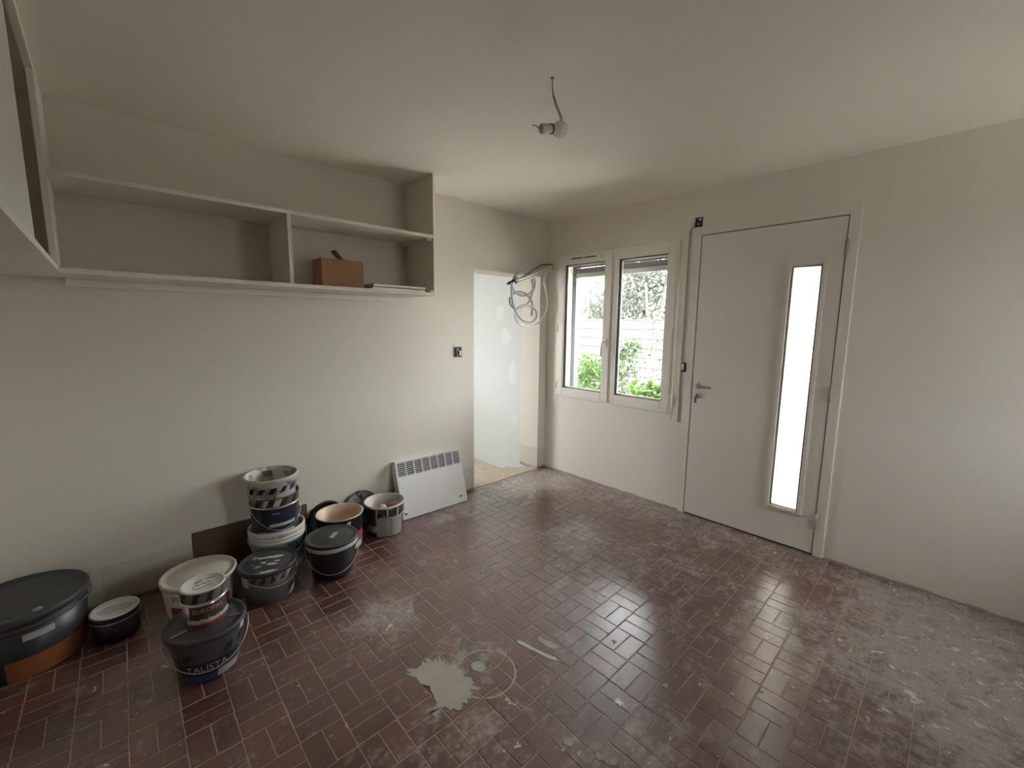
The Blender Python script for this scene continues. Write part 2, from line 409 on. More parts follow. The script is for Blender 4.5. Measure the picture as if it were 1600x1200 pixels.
for (x, y, o) in order:
    x0, x1, y0, y1 = clipped(x, y, o)
    if x1 - x0 < 0.012 or y1 - y0 < 0.012: continue
    hx, hy = tile_local(o); whole = (x1 - x0) > 2*hx - 1e-4 and (y1 - y0) > 2*hy - 1e-4
    if count < 300 and whole and seen_area(x, y) > 0:
        t = bpy.data.objects.new('tile', variants[(o, random.randrange(8))]); COL.objects.link(t)
        t.location = (x, y, 0); t.parent = floor; count += 1
        if count % 2: t.rotation_euler[2] = PI
    else:
        vs_, fs = tile_geo(x0, x1, y0, y1, random.uniform(-.0004, .0003)); off = len(rest_v)
        rest_v += vs_; rest_f += [tuple(a + off for a in f) for f in fs]; rest_r += [random.random()] * len(fs)
me = bpy.data.meshes.new('tile_field'); me.from_pydata(rest_v, [], rest_f); me.update()
at_ = me.attributes.new('rnd', 'FLOAT', 'FACE'); at_.data.foreach_set('value', rest_r); me.materials.append(M['tile'])
tf = bpy.data.objects.new('tile_field', me); COL.objects.link(tf); tf.parent = floor; tf['kind'] = 'stuff'

# broken cement threshold in the doorway and the lower passage behind it
thr = [(DX0, -0.012), (-0.7, -0.02), (-0.4, -0.008), (DX1, -0.015), (-0.12, .03), (-0.165, .10), (-0.17, .14), (-0.265, .13), (-0.30, .25), (-0.42, .225), (-0.54, .20), (-0.60, .19), (-0.615, .33), (-0.62, .42), (DX0, .42)]
struct(MB().prism(thr, -0.20, 0.004).build('threshold', 'cement'), 'broken cement threshold in the open doorway', 'threshold')
struct(MB().box(-2.7, 0.0, 0.26, 2.2, -0.25, -0.2).build('floor_passage', 'cement'), 'bare cement floor of the next room', 'floor')
struct(MB().box(-2.7, T, 0.26, 2.2, 2.42, 2.6).build('ceiling_passage', 'plasterboard'), 'plasterboard ceiling of the next room', 'ceiling')
b = MB(); b.box(0.0, T, 0.26, 2.2, -0.25, 2.42)
wp = struct(b.build('wall_passage', 'plasterboard'), 'bright plasterboard wall seen through the doorway', 'wall')
b = MB(); b.box(-2.7, -2.4, 2.2, 2.4, -0.25, 2.42); b.box(-2.4, -1.25, 2.2, 2.4, 2.1, 2.42); b.box(-2.4, -1.25, 2.2, 2.4, -0.25, 0.9); b.box(-1.25, T, 2.2, 2.4, -0.25, 2.42)
struct(b.build('wall_passage_far', 'plasterboard'), 'far wall of the next room with a window opening', 'wall')
struct(MB().box(-2.9, -2.7, 0.26, 2.4, -0.25, 2.42).build('wall_passage_side', 'plasterboard'), 'side wall of the next room', 'wall')
# filler smears over the plasterboard joints
for (y0, z0, ww, hh) in ((0.62, 1.35, 0.16, 0.22), (0.50, 0.95, 0.12, 0.30), (0.46, 0.42, 0.13, 0.14), (0.72, 1.62, 0.14, 0.20)):
    poly = []
    for k in range(14):
        a = 2*PI*k/14; r = random.uniform(0.75, 1.1); poly.append((y0 + ww/2*r*math.cos(a), z0 + hh/2*r*math.sin(a)))
    bb = MB(); n = len(poly)
    bb.add([(-0.0008, p[0], p[1]) for p in poly] + [(0.001, p[0], p[1]) for p in poly], [tuple(range(n))] + [(i, (i+1) % n, n+(i+1) % n, n+i) for i in range(n)])
    bb.build('filler_smear', 'filler', wp)

# ------------------------------------------------------------------ window
win = struct(empty('window_1', (0, -0.77, WZ0)), 'white double casement window looking onto the garden', 'window')
def W(mb, name, mat, parent=None, bevel=0.0):
    o = mb.build(name, mat, None, bevel)
    pr = parent or win
    o.parent = pr
    bpy.context.view_layer.update()
    o.matrix_parent_inverse = pr.matrix_world.inverted()
    return o
def ringbox(y0, y1, z0, z1, wd, x0, x1, wt=None, wb=None):
    wt = wd if wt is None else wt; wb = wd if wb is None else wb
    m = MB(); m.box(x0, x1, y0, y0 - wd, z0, z1); m.box(x0, x1, y1 + wd, y1, z0, z1)
    m.box(x0, x1, y0 - wd, y1 + wd, z1 - wt, z1); m.box(x0, x1, y0 - wd, y1 + wd, z0, z0 + wb); return m
W(ringbox(-0.122, -1.438, 0.735, 2.205, 0.052, -0.014, 0.0), 'architrave', 'trimpaint', bevel=0.003)
W(ringbox(-0.160, -1.375, 0.79, 2.150, 0.03, -0.020, 0.055), 'window_frame', 'pvc', bevel=0.003)
def sash(y0, y1, name):
    sh = W(ringbox(y0, y1, 0.812, 2.128, 0.066, -0.032, 0.045, 0.068, 0.066), 'sash', 'pvc', bevel=0.004)
    W(ringbox(y0 - 0.066, y1 + 0.066, 0.878, 2.060, 0.005, -0.012, 0.018), 'gasket', 'gasket', sh)
    W(ringbox(y0 - 0.071, y1 + 0.071, 0.883, 2.055, 0.012, 0.002, 0.012), 'glazing_bead', 'pvc', sh)
    W(MB().box(0.004, 0.010, y0 - 0.068, y1 + 0.068, 0.880, 2.058), 'pane', 'glass', sh)
    return sh
sL = sash(-0.178, -0.768, 'l'); sR = sash(-0.775, -1.356, 'r')
W(MB().box(-0.045, -0.030, -0.722, -0.785, 0.808, 2.128), 'astragal', 'pvc', bevel=0.004)
hd = W(MB().box(-0.056, -0.045, -0.735, -0.765, 1.31, 1.38), 'handle', 'pvc', sL, bevel=0.004)
W(MB().tube(catmull([(-0.05, -0.75, 1.345), (-0.085, -0.75, 1.345), (-0.092, -0.745, 1.33), (-0.092, -0.735, 1.22)], 5), 0.0085, 10), 'lever', 'pvc', hd)
v = W(MB().box(-0.046, -0.032, -0.29, -0.67, 2.085, 2.118), 'trickle_vent', 'pvc', sL, bevel=0.003)
for (a, c) in ((-0.335, -0.465), (-0.48, -0.615)):
    W(MB().box(-0.0475, -0.040, a, c, 2.102, 2.111), 'vent_slot', 'black', v)
for z in (2.03, 1.46, 0.90):
    W(MB().tube([(-0.034, -1.362, z - 0.045), (-0.034, -1.362, z + 0.045)], 0.008, 8), 'hinge', 'pvc')
for z in (1.46, 0.90):
    W(MB().tube([(-0.022, -0.168, z - 0.035), (-0.022, -0.168, z + 0.035)], 0.006, 8), 'hinge', 'cable_grey')
# outside sill and rolled shutter
W(MB().box(0.05, 0.36, WY0, WY1, 0.745, 0.79), 'window_sill', 'render')
rs = tag(empty('roller_shutter', (0.22, -0.77, 1.97)), 'grey roller shutter rolled up above the window, only its end showing', 'shutter')
for k in range(4): W(MB().box(0.212, 0.222, WY0 - 0.02, WY1 + 0.02, 2.005 + k*0.052, 2.054 + k*0.052), 'slat', 'shutter', rs, bevel=0.002)
W(MB().box(0.206, 0.228, WY0 - 0.02, WY1 + 0.02, 1.962, 2.004), 'end_bar', 'shutterbar', rs, bevel=0.003)
for (a, c) in ((WY0, WY0 - 0.045), (WY1 + 0.045, WY1)): W(MB().box(0.205, 0.275, a, c, 0.79, WZ1), 'guide_rail', 'shutter', rs)

# ------------------------------------------------------------------ entrance door
dr = struct(empty('door_1', (0, -1.975, 0)), 'white entrance door with a tall narrow frosted pane', 'door')
m = MB(); m.box(-0.016, 0.07, -1.484, -1.536, 0, 2.222); m.box(-0.016, 0.07, -2.414, -2.470, 0, 2.222); m.box(-0.016, 0.07, -1.536, -2.414, 2.164, 2.222)
W(m, 'door_frame', 'trimpaint', dr, 0.003)
GY0, GY1, GZ0, GZ1 = -2.142, -2.304, 0.272, 1.882
m = MB(); y0, y1, z0, z1 = -1.541, -2.409, 0.015, 2.157; xa, xb = -0.012, 0.055
m.box(xa, xb, y0, GY0, z0, z1); m.box(xa, xb, GY1, y1, z0, z1); m.box(xa, xb, GY0, GY1, z0, GZ0); m.box(xa, xb, GY0, GY1, GZ1, z1)
leaf = W(m, 'door_leaf', 'door', dr)
W(ringbox(-2.110, -2.336, 0.246, 1.918, 0.030, -0.026, -0.012), 'moulding', 'door', leaf, 0.006)
W(ringbox(GY0, GY1, GZ0, GZ1, 0.006, -0.015, 0.0), 'gasket', 'gasket', leaf)
W(MB().box(0.012, 0.020, GY0, GY1, GZ0, GZ1), 'pane', 'frosted', leaf)
hh = W(MB().lathe([(0, 0), (.026, 0), (.026, .007), (.022, .009), (0, .009)], 20), 'handle', 'chrome', leaf)
hh.matrix_parent_inverse = Matrix.Identity(4); hh.parent = leaf
hh.matrix_world = Matrix.Translation((-0.012, -1.588, 1.046)) @ Matrix.Rotation(-PI/2, 4, 'Y')
W(MB().tube(catmull([(-0.014, -1.588, 1.046), (-0.055, -1.588, 1.046), (-0.062, -1.597, 1.046), (-0.062, -1.70, 1.043)], 5), 0.0085, 10), 'lever', 'chrome', leaf)
lk = W(MB().tube([(-0.012, -1.588, 0.972), (-0.022, -1.588, 0.972)], 0.024, 20), 'lock', 'chrome', leaf)
W(MB().box(-0.045, -0.020, -1.586, -1.590, 0.960, 0.984), 'key', 'gasket', leaf)
W(MB().box(-0.052, -0.046, -1.580, -1.596, 0.915, 0.962), 'key_tag', 'gasket', leaf, 0.002)
for z in (1.97, 1.08, 0.24):
    W(MB().tube([(-0.016, -2.4155, z - 0.05), (-0.016, -2.4155, z + 0.05)], 0.009, 8), 'hinge', 'cable_grey', dr)
W(MB().box(0.0, 0.055, -1.537, -2.413, 0.0005, 0.0145), 'leak_bar', 'gasket', dr)  # dark bar added to stop daylight leaking under the leaf
W(MB().box(-0.013, -0.004, -2.4095, -2.4135, 0.015, 2.157), 'seal', 'gasket', dr)
W(MB().box(-0.013, -0.004, -1.5365, -1.5405, 0.015, 2.157), 'seal', 'gasket', dr)
W(MB().box(-0.013, -0.004, -1.5365, -2.4135, 2.1585, 2.163), 'seal', 'gasket', dr)

# ------------------------------------------------------------------ shelves and hanging cabinet
SY = -0.366
sh = tag(empty('wall_shelf', (-2.5, 0, 1.69)), 'long off-white open wall shelf with one divider above the paint buckets', 'shelf')
W(MB().box(-1.586, -1.566, SY, -0.001, 1.690, H - 0.002), 'side_panel', 'shelf', sh)
W(MB().box(-3.41, -1.587, SY, -0.001, 2.078, 2.097), 'shelf_board', 'shelf', sh)
W(MB().box(-3.41, -1.587, SY, -0.001, 1.686, 1.707), 'bottom_board', 'shelf', sh)
W(MB().box(-2.520, -2.500, SY + 0.001, -0.001, 1.708, 2.077), 'divider', 'shelf', sh)
W(MB().box(-3.41, -1.722, -0.030, -0.001, 1.650, 1.685), 'batten', 'shelf', sh)
W(MB().box(-1.625, -1.587, SY + 0.02, -0.001, 2.060, 2.077), 'cleat', 'shelf', sh)
W(MB().box(-1.61, -1.587, SY + 0.004, SY + 0.10, 1.708, 1.722), 'cleat', 'shelf', sh)
cb = tag(empty('hanging_cabinet', (-3.68, -1.1, 1.69)), 'pale hanging cabinet with sliding panels beside the open wall shelf', 'cabinet')
FX = -3.412
W(MB().box(FX - 0.020, FX, SY, -0.001, 1.690, H - 0.002), 'end_panel', 'shelf', cb)
W(MB().box(XL + 0.001, FX - 0.021, -2.3, -0.001, 1.690, 1.712), 'bottom_board', 'shelf', cb)
W(MB().box(FX - 0.021, FX, -2.3, SY - 0.001, 1.690, 1.712), 'bottom_rail', 'shelf', cb)
W(MB().box(FX - 0.022, FX, -2.3, SY - 0.001, 2.460, H - 0.002), 'top_rail', 'shelf', cb)
W(MB().box(FX - 0.042, FX - 0.024, -2.3, -0.84, 1.714, 2.448), 'sliding_panel', 'cabdoor', cb)
W(MB().box(XL + 0.001, XL + 0.012, -2.3, -0.001, 1.713, H - 0.002), 'back_panel', 'shelf', cb)

# cardboard box and white panel lying on the shelf
bx = tag(empty('cardboard_box', (-2.2, -0.24, 1.708)), 'small brown cardboard box with one flap raised on the wall shelf', 'box')
m = MB(); x0, x1, y0, y1, z0, z1 = -2.330, -2.075, -0.315, -0.16, 1.708, 1.872; t = 0.004
m.box(x0, x1, y0, y0+t, z0, z1); m.box(x0, x1, y1-t, y1, z0, z1); m.box(x0, x0+t, y0+t, y1-t, z0, z1); m.box(x1-t, x1, y0+t, y1-t, z0, z1); m.box(x0+t, x1-t, y0+t, y1-t, z0, z0+t)
bo = W(m, 'carton', 'card', bx)
# raised and folded flaps
m = MB(); m.add([(x0+.02, y0+.012, z1), (x1-.02, y0+.012, z1), (x1-.02, y0+.085, z1+.012), (x0+.02, y0+.085, z1+.012), (x0+.02, y0+.012, z1-.003), (x1-.02, y0+.012, z1-.003), (x1-.02, y0+.085, z1+.009), (x0+.02, y0+.085, z1+.009)], [(0,1,2,3),(7,6,5,4),(0,4,5,1),(1,5,6,2),(2,6,7,3),(3,7,4,0)])
W(m, 'flap', 'card', bx)
m = MB(); pz = [(-2.165, z1 + 0.0), (-2.195, z1 + 0.030), (-2.222, z1 + 0.062)]
vs_ = []
for (xx, zz) in pz: vs_ += [(xx, y1-.09, zz), (xx, y1-.02, zz), (xx + .004, y1-.09, zz + .003), (xx + .004, y1-.02, zz + .003)]
m.add(vs_, [(0,1,5,4),(4,5,9,8),(2,6,7,3),(6,10,11,7),(0,4,6,2),(4,8,10,6),(1,3,7,5),(5,7,11,9),(8,9,11,10),(0,2,3,1)])
W(m, 'flap', 'card', bx)
m = MB(); poly = [(-2.03, -0.345), (-1.665, -0.352), (-1.640, -0.340), (-1.632, -0.31), (-1.632, -0.15), (-2.03, -0.14)]
m.prism(poly, 1.708, 1.721); m.prism([(x + 0.01, y + 0.01) for x, y in poly], 1.728, 1.742); m.box(-1.68, -1.64, -0.33, -0.16, 1.721, 1.728)
tag(m.build('white_panel', 'pvc', None, 0.004), 'flat white rounded panel lying on the right end of the shelf', 'panel')

# ------------------------------------------------------------------ convector heater leaning on the wall
hw, hhh, hdp = 0.60, 0.445, 0.075
heat = tag(empty('convector_heater', (-1.462, -0.180, 0.005)), 'white convector heater leaning against the wall beside the doorway', 'heater')
heat.rotation_euler = (math.radians(-15.5), 0, math.radians(-1.5))
def hp(mb, name, mat, par=None, bevel=0.0):
    return mb.build(name, mat, par or heat, bevel)
GZ = 0.325     # grille bottom
m = MB(); m.box(-hw/2, hw/2, 0.0, 0.003, 0, GZ); m.box(-hw/2, -hw/2 + .004, 0.003, hdp, 0, hhh); m.box(hw/2 - .004, hw/2, 0.003, hdp, 0, hhh)
m.box(-hw/2 + .004, hw/2 - .004, 0.003, hdp, 0, .004); m.box(-hw/2 + .004, hw/2 - .004, hdp - .004, hdp, .004, hhh)
m.box(-hw/2, hw/2, 0.0, 0.003, hhh - .012, hhh); m.box(-hw/2 + .004, hw/2 - .004, 0.003, hdp - .004, hhh - .004, hhh)
m.box(-hw/2, -hw/2 + .012, 0, .003, GZ, hhh - .012); m.box(hw/2 - .012, hw/2, 0, .003, GZ, hhh - .012)
cas = hp(m, 'casing', 'radiator')
hp(MB().box(-hw/2 + .006, hw/2 - .006, 0.03, 0.034, GZ - .02, hhh - .006), 'inner_plate', 'dark_in')
for k in range(1, 8):
    x = -hw/2 + .012 + (hw - .024) * k / 8
    hp(MB().box(x - .0045, x + .0045, -0.001, 0.003, GZ, hhh - .012), 'grille_bar', 'radiator')
NS = 7
for k in range(NS):
    z = GZ + (hhh - .012 - GZ) * (k + 0.5) / NS
    s_ = MB(); s_.add([(-hw/2 + .012, .001, z - .0025), (hw/2 - .012, .001, z - .0025), (hw/2 - .012, .012, z + .002), (-hw/2 + .012, .012, z + .002),
                       (-hw/2 + .012, .001, z + .002), (hw/2 - .012, .001, z + .002), (hw/2 - .012, .012, z + .0035), (-hw/2 + .012, .012, z + .0035)],
                      [(0,3,2,1),(4,5,6,7),(0,1,5,4),(1,2,6,5),(2,3,7,6),(3,0,4,7)])
    hp(s_, 'slat', 'radiator')
hp(MB().box(hw/2 - .075, hw/2 - .045, -0.002, 0.0, 0.045, 0.058), 'badge', 'wire_dark')
hp(MB().box(-hw/2 + .02, -hw/2 + .038, -0.004, 0.0, 0.035, 0.046), 'clip', 'black')

# ------------------------------------------------------------------ bare bulb
pd = tag(empty('pendant_bulb', (-1.863, -1.69, H)), 'bare frosted light bulb hanging on thin wires from the ceiling', 'light bulb')
def PD(mb, name, mat, par=None): return W(mb, name, mat, par or pd)
PD(MB().lathe([(0, 0), (.007, 0), (.007, -.003), (0, -.003)], 16, (-1.863, -1.69, H - .0005)), 'ceiling_hole', 'wire_dark')
for dx, mt in ((-.008, 'cable_grey'), (0.0, 'wire_dark'), (.009, 'cable_grey')):
    PD(MB().tube(catmull([(-1.863, -1.69, 2.499), (-1.860 + dx*.2, -1.69, 2.455), (-1.843 + dx*.9, -1.69, 2.415), (-1.809 + dx, -1.69, 2.375), (-1.802 + dx*.9, -1.69, 2.355), (-1.812 + dx*.2, -1.69, 2.338), (-1.86, -1.69, 2.310), (-1.905, -1.69, 2.294)], 6), 0.0017, 6), 'wire', mt)
ax0 = Vector((-1.925, -1.690, 2.286)); ax = (Vector((-1.800, -1.705, 2.316)) - ax0).normalized()
def axial(prof, n=24):
    o = ax.orthogonal().normalized(); q = ax.cross(o); mb = MB(); vs_ = []; fs = []
    for d, r in prof:
        for i in range(n):
            a = 2*PI*i/n; vs_.append(ax0 + ax*d + o*(r*math.cos(a)) + q*(r*math.sin(a)))
    for j in range(len(prof) - 1):
        for i in range(n): fs.append((j*n+i, j*n+(i+1) % n, (j+1)*n+(i+1) % n, (j+1)*n+i))
    return mb.add(vs_, fs, True)
PD(axial([(0, .0), (0, .016), (.004, .019), (.034, .020), (.036, .017), (.052, .0165), (.055, .0)]), 'bulb_holder', 'socket')
PD(axial([(.052, 0), (.052, .0195), (.056, .0205), (.059, .0195), (.059, .0)]), 'holder_ring', 'wire_dark')
PD(axial([(.059, 0), (.059, .014), (.066, .016), (.074, .020), (.084, .0265), (.095, .0305), (.106, .0315), (.117, .030), (.127, .0255), (.134, .018), (.1385, .009), (.1395, 0)], 32), 'bulb', 'bulb')
PD(MB().tube(catmull([(-1.922, -1.69, 2.288), (-1.945, -1.69, 2.286), (-1.960, -1.69, 2.288), (-1.976, -1.69, 2.284)], 4), 0.002, 6), 'loose_wire', 'wire_dark')

# ------------------------------------------------------------------ cables hanging in the corner by the doorway
Z8 = (780, 390, 8.571)
def cpts(lst, y): return [at(Z8[0] + a / Z8[2], Z8[1] + c_ / Z8[2], 1, y) for a, c_ in lst]
g1 = [(370, 320), (310, 300), (230, 330), (185, 400), (170, 470), (185, 530), (230, 585), (310, 620), (390, 600), (435, 560), (470, 500), (470, 410), (430, 335), (390, 315), (420, 370), (445, 450), (445, 560), (420, 650), (380, 720), (310, 775), (230, 795), (170, 760), (140, 700), (140, 640)]
ys = [-0.08 - 0.012 * math.sin(i * 1.7) for i in range(len(g1))]
pts = [at(Z8[0] + a / Z8[2], Z8[1] + c_ / Z8[2], 1, y) for (a, c_), y in zip(g1, ys)]
g2 = [(165, 440), (160, 540), (170, 640), (190, 740), (225, 840), (290, 925), (370, 970), (450, 965), (500, 900), (490, 820), (430, 765), (350, 745), (280, 760), (235, 800)]
p2 = [at(Z8[0] + a / Z8[2], Z8[1] + c_ / Z8[2], 1, -0.10) for a, c_ in g2]
g3 = [(175, 600), (220, 575), (280, 565), (350, 590), (400, 640), (435, 710), (440, 800), (430, 885)]
p3 = [at(Z8[0] + a / Z8[2], Z8[1] + c_ / Z8[2], 1, -0.06) for a, c_ in g3]
tag(MB().tube(catmull(pts, 6), 0.0095, 8).build('coiled_cable', 'cable_grey'), 'grey cable in two upper loops hanging from the connector end', 'cable')
tag(MB().tube(catmull(p2, 6), 0.0095, 8).build('coiled_cable', 'cable_grey'), 'grey cable in one wide low loop below the connectors', 'cable')
tag(MB().tube(catmull(p3, 6), 0.0095, 8).build('coiled_cable', 'cable_grey'), 'short grey cable curving down to a cut end inside the loops', 'cable')
wloop = [(0.005, -0.05, 2.045)] + [tuple(at(Z8[0] + a / Z8[2], Z8[1] + c_ / Z8[2], 1, -0.075)) for a, c_ in [(625, 330), (605, 420), (625, 530), (650, 650), (650, 760), (610, 880), (540, 970), (450, 1020), (370, 1035), (280, 1005), (220, 940), (205, 860)]]
tag(MB().tube(catmull(wloop, 6), 0.0105, 8).build('looped_cable', 'cable_white'), 'white cable hanging in a deep loop from the wall corner', 'cable')
bd = tag(empty('cable_bundle', (0.0, -0.05, 2.07)), 'bundle of white cables with a black wire sticking out of the corner', 'cable')
for k, (dy, dz, mt, rr) in enumerate(((0, 0, 'cable_white', .012), (-.022, .004, 'cable_white', .012), (-.012, -.020, 'cable_white', .011))):
    a = [(0.005, -0.05 + dy*.5, 2.07 + dz)] + [tuple(at(px_, py_, 1, -0.08 + dy) + Vector((0, 0, dz))) for px_, py_ in ((850, 421), (836, 428), (822, 434), (806, 439))]
    W(MB().tube(catmull(a, 5), rr, 8), 'sheath', mt, bd)
a = [(0.005, -0.06, 2.088)] + [tuple(at(px_, py_, 1, -0.095)) for px_, py_ in ((846, 414), (838, 419), (826, 427), (812, 435), (800, 440))]
W(MB().tube(catmull(a, 5), 0.0055, 6), 'wire', 'wire_dark', bd)
for (px_, py_, mt) in ((802, 439, 'black'), (806, 436, 'cable_grey'), (808, 440, 'black'), (796, 442, 'black')):
    c_ = at(px_, py_, 1, -0.09)
    W(MB().tube([c_ + Vector((-.022, 0, -.01)), c_ + Vector((.016, 0, .008))], 0.012, 8), 'connector', mt, bd)

# ------------------------------------------------------------------ sockets without covers
def wallbox(name, label, origin, ux, w_, h_):
    """empty flush-mounting box: rim proud of the wall, dark back, loose wires; ux = direction to the right, n = towards the room"""
    o = tag(empty(name, origin), label, 'socket')
    n_ = Vector((0, -1, 0)) if ux == 'x' else Vector((-1, 0, 0)); r_ = Vector((1, 0, 0)) if ux == 'x' else Vector((0, -1, 0)); u_ = Vector((0, 0, 1)); O = Vector(origin)
    def bxp(name, a0, a1, c0, c1, d0, d1, mat, par=o):
        mb = MB(); v8 = []
        for (a, c, d) in ((a0,c0,d0),(a1,c0,d0),(a1,c1,d0),(a0,c1,d0),(a0,c0,d1),(a1,c0,d1),(a1,c1,d1),(a0,c1,d1)): v8.append(O + r_*a + u_*c + n_*d)
        mb.add(v8, [(0,3,2,1),(4,5,6,7),(0,1,5,4),(1,2,6,5),(2,3,7,6),(3,0,4,7)]); return W(mb, name, mat, par)
    bxp('back_box', -w_/2, w_/2, -h_/2, h_, 0, 0, 'black') if False else None
    bxp('back_box', -w_/2, w_/2, -h_/2, h_/2, -0.001, 0.002, 'black')
    t_ = 0.005
    for a in ((-w_/2, -w_/2 + t_, -h_/2, h_/2), (w_/2 - t_, w_/2, -h_/2, h_/2), (-w_/2 + t_, w_/2 - t_, -h_/2, -h_/2 + t_), (-w_/2 + t_, w_/2 - t_, h_/2 - t_, h_/2)):
        bxp('rim', *a, 0.002, 0.007, 'gasket')
    return o, bxp
o, bxp = wallbox('socket_box', 'uncovered black socket box in the wall left of the doorway', (-1.118, 0, 1.256), 'x', 0.072, 0.088)
bxp('terminal', -.024, .0, .004, .030, .002, .012, 'gasket'); bxp('terminal', .006, .026, -.030, .012, .002, .014, 'socket'); bxp('terminal', -.022, -.008, -.034, -.006, .002, .012, 'wire_dark')
o, bxp = wallbox('junction_box', 'uncovered black wire box in the wall above the entrance door corner', (0, -1.502, 2.262), 'y', 0.055, 0.068)
bxp('terminal', .004, .018, .010, .024, .002, .012, 'cable_white'); bxp('terminal', -.006, .004, -.022, -.008, .002, .012, 'cable_grey')
# crumbled plaster beside it
m = MB()
for k in range(7):
    y = -1.452 + random.uniform(-.016, .016); z = 2.238 + random.uniform(-.02, .02); r = random.uniform(.004, .010)
    m.lathe([(0, -r), (r*.8, -r*.5), (r, 0), (r*.7, r*.6), (0, r)], 6, (-r*.3, y, z))
tag(m.build('plaster_crumbs', 'pvc'), 'white crumbled plaster around the wire box above the door', 'plaster')
sw = tag(empty('bell_switch', (-0.016, -1.466, 1.174)), 'small white switch hanging from a black hole beside the entrance door', 'switch')
W(MB().box(-0.0185, -0.0, -1.450, -1.483, 1.140, 1.212), 'wall_hole', 'black', sw, 0.002)
W(MB().box(-0.036, -0.020, -1.446, -1.469, 1.156, 1.204), 'rocker', 'pvc', sw, 0.003)

# ------------------------------------------------------------------ paint buckets
def face_angle(cx, cy_): return math.atan2(CAM.y - cy_, CAM.x - cx)
def rz_at(Rb, Rt, h, z): return Rb + (Rt - Rb) * z / h
def patch(Rb, Rt, h, a0, a1, z0, z1, slant=0.0, off=0.0012, n=10):
    """curved label patch lying on a tapered bucket wall"""
    mb = MB(); vs_ = []; rows = 4
    for j in range(rows + 1):
        z = z0 + (z1 - z0) * j / rows; r = rz_at(Rb, Rt, h, z) + off
        for i in range(n + 1):
            a = a0 + (a1 - a0) * i / n + slant * j / rows; vs_.append((r*math.cos(a), r*math.sin(a), z))
    fs = [(j*(n+1)+i, j*(n+1)+i+1, (j+1)*(n+1)+i+1, (j+1)*(n+1)+i) for j in range(rows) for i in range(n)]
    o = len(vs_); inner = []
    return mb.add(vs_, fs, True)
def curved_text(s, size, Rb, Rt, h, a, z, off=0.002, sx=1.0):
    vs_, fs = text_mesh(s, size); out = []
    for (x, y, _) in vs_:
        zz = z + y; r = rz_at(Rb, Rt, h, zz) + off; aa = a + x * sx / r; out.append((r*math.cos(aa), r*math.sin(aa), zz))
    return MB().add(out, fs)
def body_closed(Rb, Rt, h):
    return MB().lathe([(0, 0), (Rb - .004, 0), (Rb, .004), (Rt, h - .018), (0, h - .018)])
def body_open(Rb, Rt, h, bead=.004, depth=None):
    fl_ = .008 if depth is None else h - depth; rf = rz_at(Rb, Rt, h, fl_) - .004
    return MB().lathe([(0, 0), (Rb - .004, 0), (Rb, .004), (Rt, h - .006), (Rt + bead, h - .004), (Rt + bead, h - .001), (Rt, h), (Rt - .004, h - .003), (rf, fl_), (0, fl_)])
def lid_mb(Rt, h, skirt=.022, lip=.007, dish=.008):
    return MB().lathe([(Rt + .001, h - skirt), (Rt + lip, h - skirt), (Rt + lip + .001, h - .004), (Rt + lip - .002, h), (Rt - .004, h), (Rt - .010, h - dish), (Rt*.8, h - dish), (Rt*.78, h - dish + .0015), (0, h - dish + .0015)])
def handle_mb(R, z, a, drop, r=.0024, spread=PI):
    pts = []
    for i in range(25):
        t = i / 24; th = a - spread/2 + spread * t; pts.append((R*math.cos(th), R*math.sin(th), z - drop*math.sin(PI*t)))
    return MB().tube(pts, r, 6)
def bucket(name, label, cx, cy_, z0=0.0, cat='bucket', group=None):
    return tag(empty(name, (cx, cy_, z0)), label, cat, group)
def stripes(o, Rb, Rt, h, a, span, z0, z1, n, mat, slant=.12, duty=.55, off=.0014):
    for k in range(n):
        s0 = a - span/2 + span * k / n; patch(Rb, Rt, h, s0, s0 + span / n * duty, z0, z1, slant, off, 4).build('stripe', mat, o)
# colours
M['lid_grey'] = simple('lid_dark_grey', (0.038, 0.041, 0.041), 0.5)
M['lid_grey_splat'] = splattered('lid_grey_splattered', (0.038, 0.042, 0.040), (0.45, 0.44, 0.40), 0.42, 11)
M['bucket_black'] = simple('bucket_black', (0.014, 0.015, 0.016), 0.4)
M['bucket_grey'] = splattered('bucket_grey', (0.10, 0.092, 0.084), (0.36, 0.35, 0.32), 0.36, 8)
M['bucket_talista'] = simple('bucket_dark_grey', (0.06, 0.064, 0.06), 0.5, var=0.15)
M['cream_tub'] = simple('cream_tub', (0.46, 0.44, 0.36), 0.5)
M['white_tub'] = splattered('white_tub', (0.56, 0.545, 0.48), (0.40, 0.38, 0.34), 0.36, 8)
M['cream_in'] = splattered('dried_paint_cream', (0.62, 0.47, 0.36), (0.68, 0.58, 0.47), 0.5, 6, 0.45)
M['tin'] = simple('tin', (0.52, 0.50, 0.47), 0.28, 1.0, var=0.1)
M['tin_dark'] = splattered('tin_dark', (0.16, 0.15, 0.14), (0.45, 0.43, 0.40), 0.36, 9, 0.35, 0.5)
M['tin_plaster'] = splattered('tin_plastered', (0.26, 0.25, 0.23), (0.58, 0.56, 0.52), 0.53, 10, 0.5, 0.2)
M['lid_white'] = simple('lid_white', (0.56, 0.56, 0.52), 0.5)
M['navy'] = simple('label_navy', (0.012, 0.014, 0.032), 0.4)
M['black_label'] = simple('label_black', (0.010, 0.009, 0.009), 0.45)
M['maroon'] = simple('label_maroon', (0.050, 0.018, 0.016), 0.5)
M['red_label'] = simple('label_red', (0.17, 0.03, 0.035), 0.5)
M['pink_label'] = simple('label_pink', (0.32, 0.06, 0.09), 0.5)
M['blue_label'] = simple('label_blue', (0.035, 0.055, 0.17), 0.5)
M['teal_label'] = simple('label_teal', (0.06, 0.11, 0.13), 0.5)
M['white_label'] = simple('label_white', (0.50, 0.50, 0.46), 0.6)
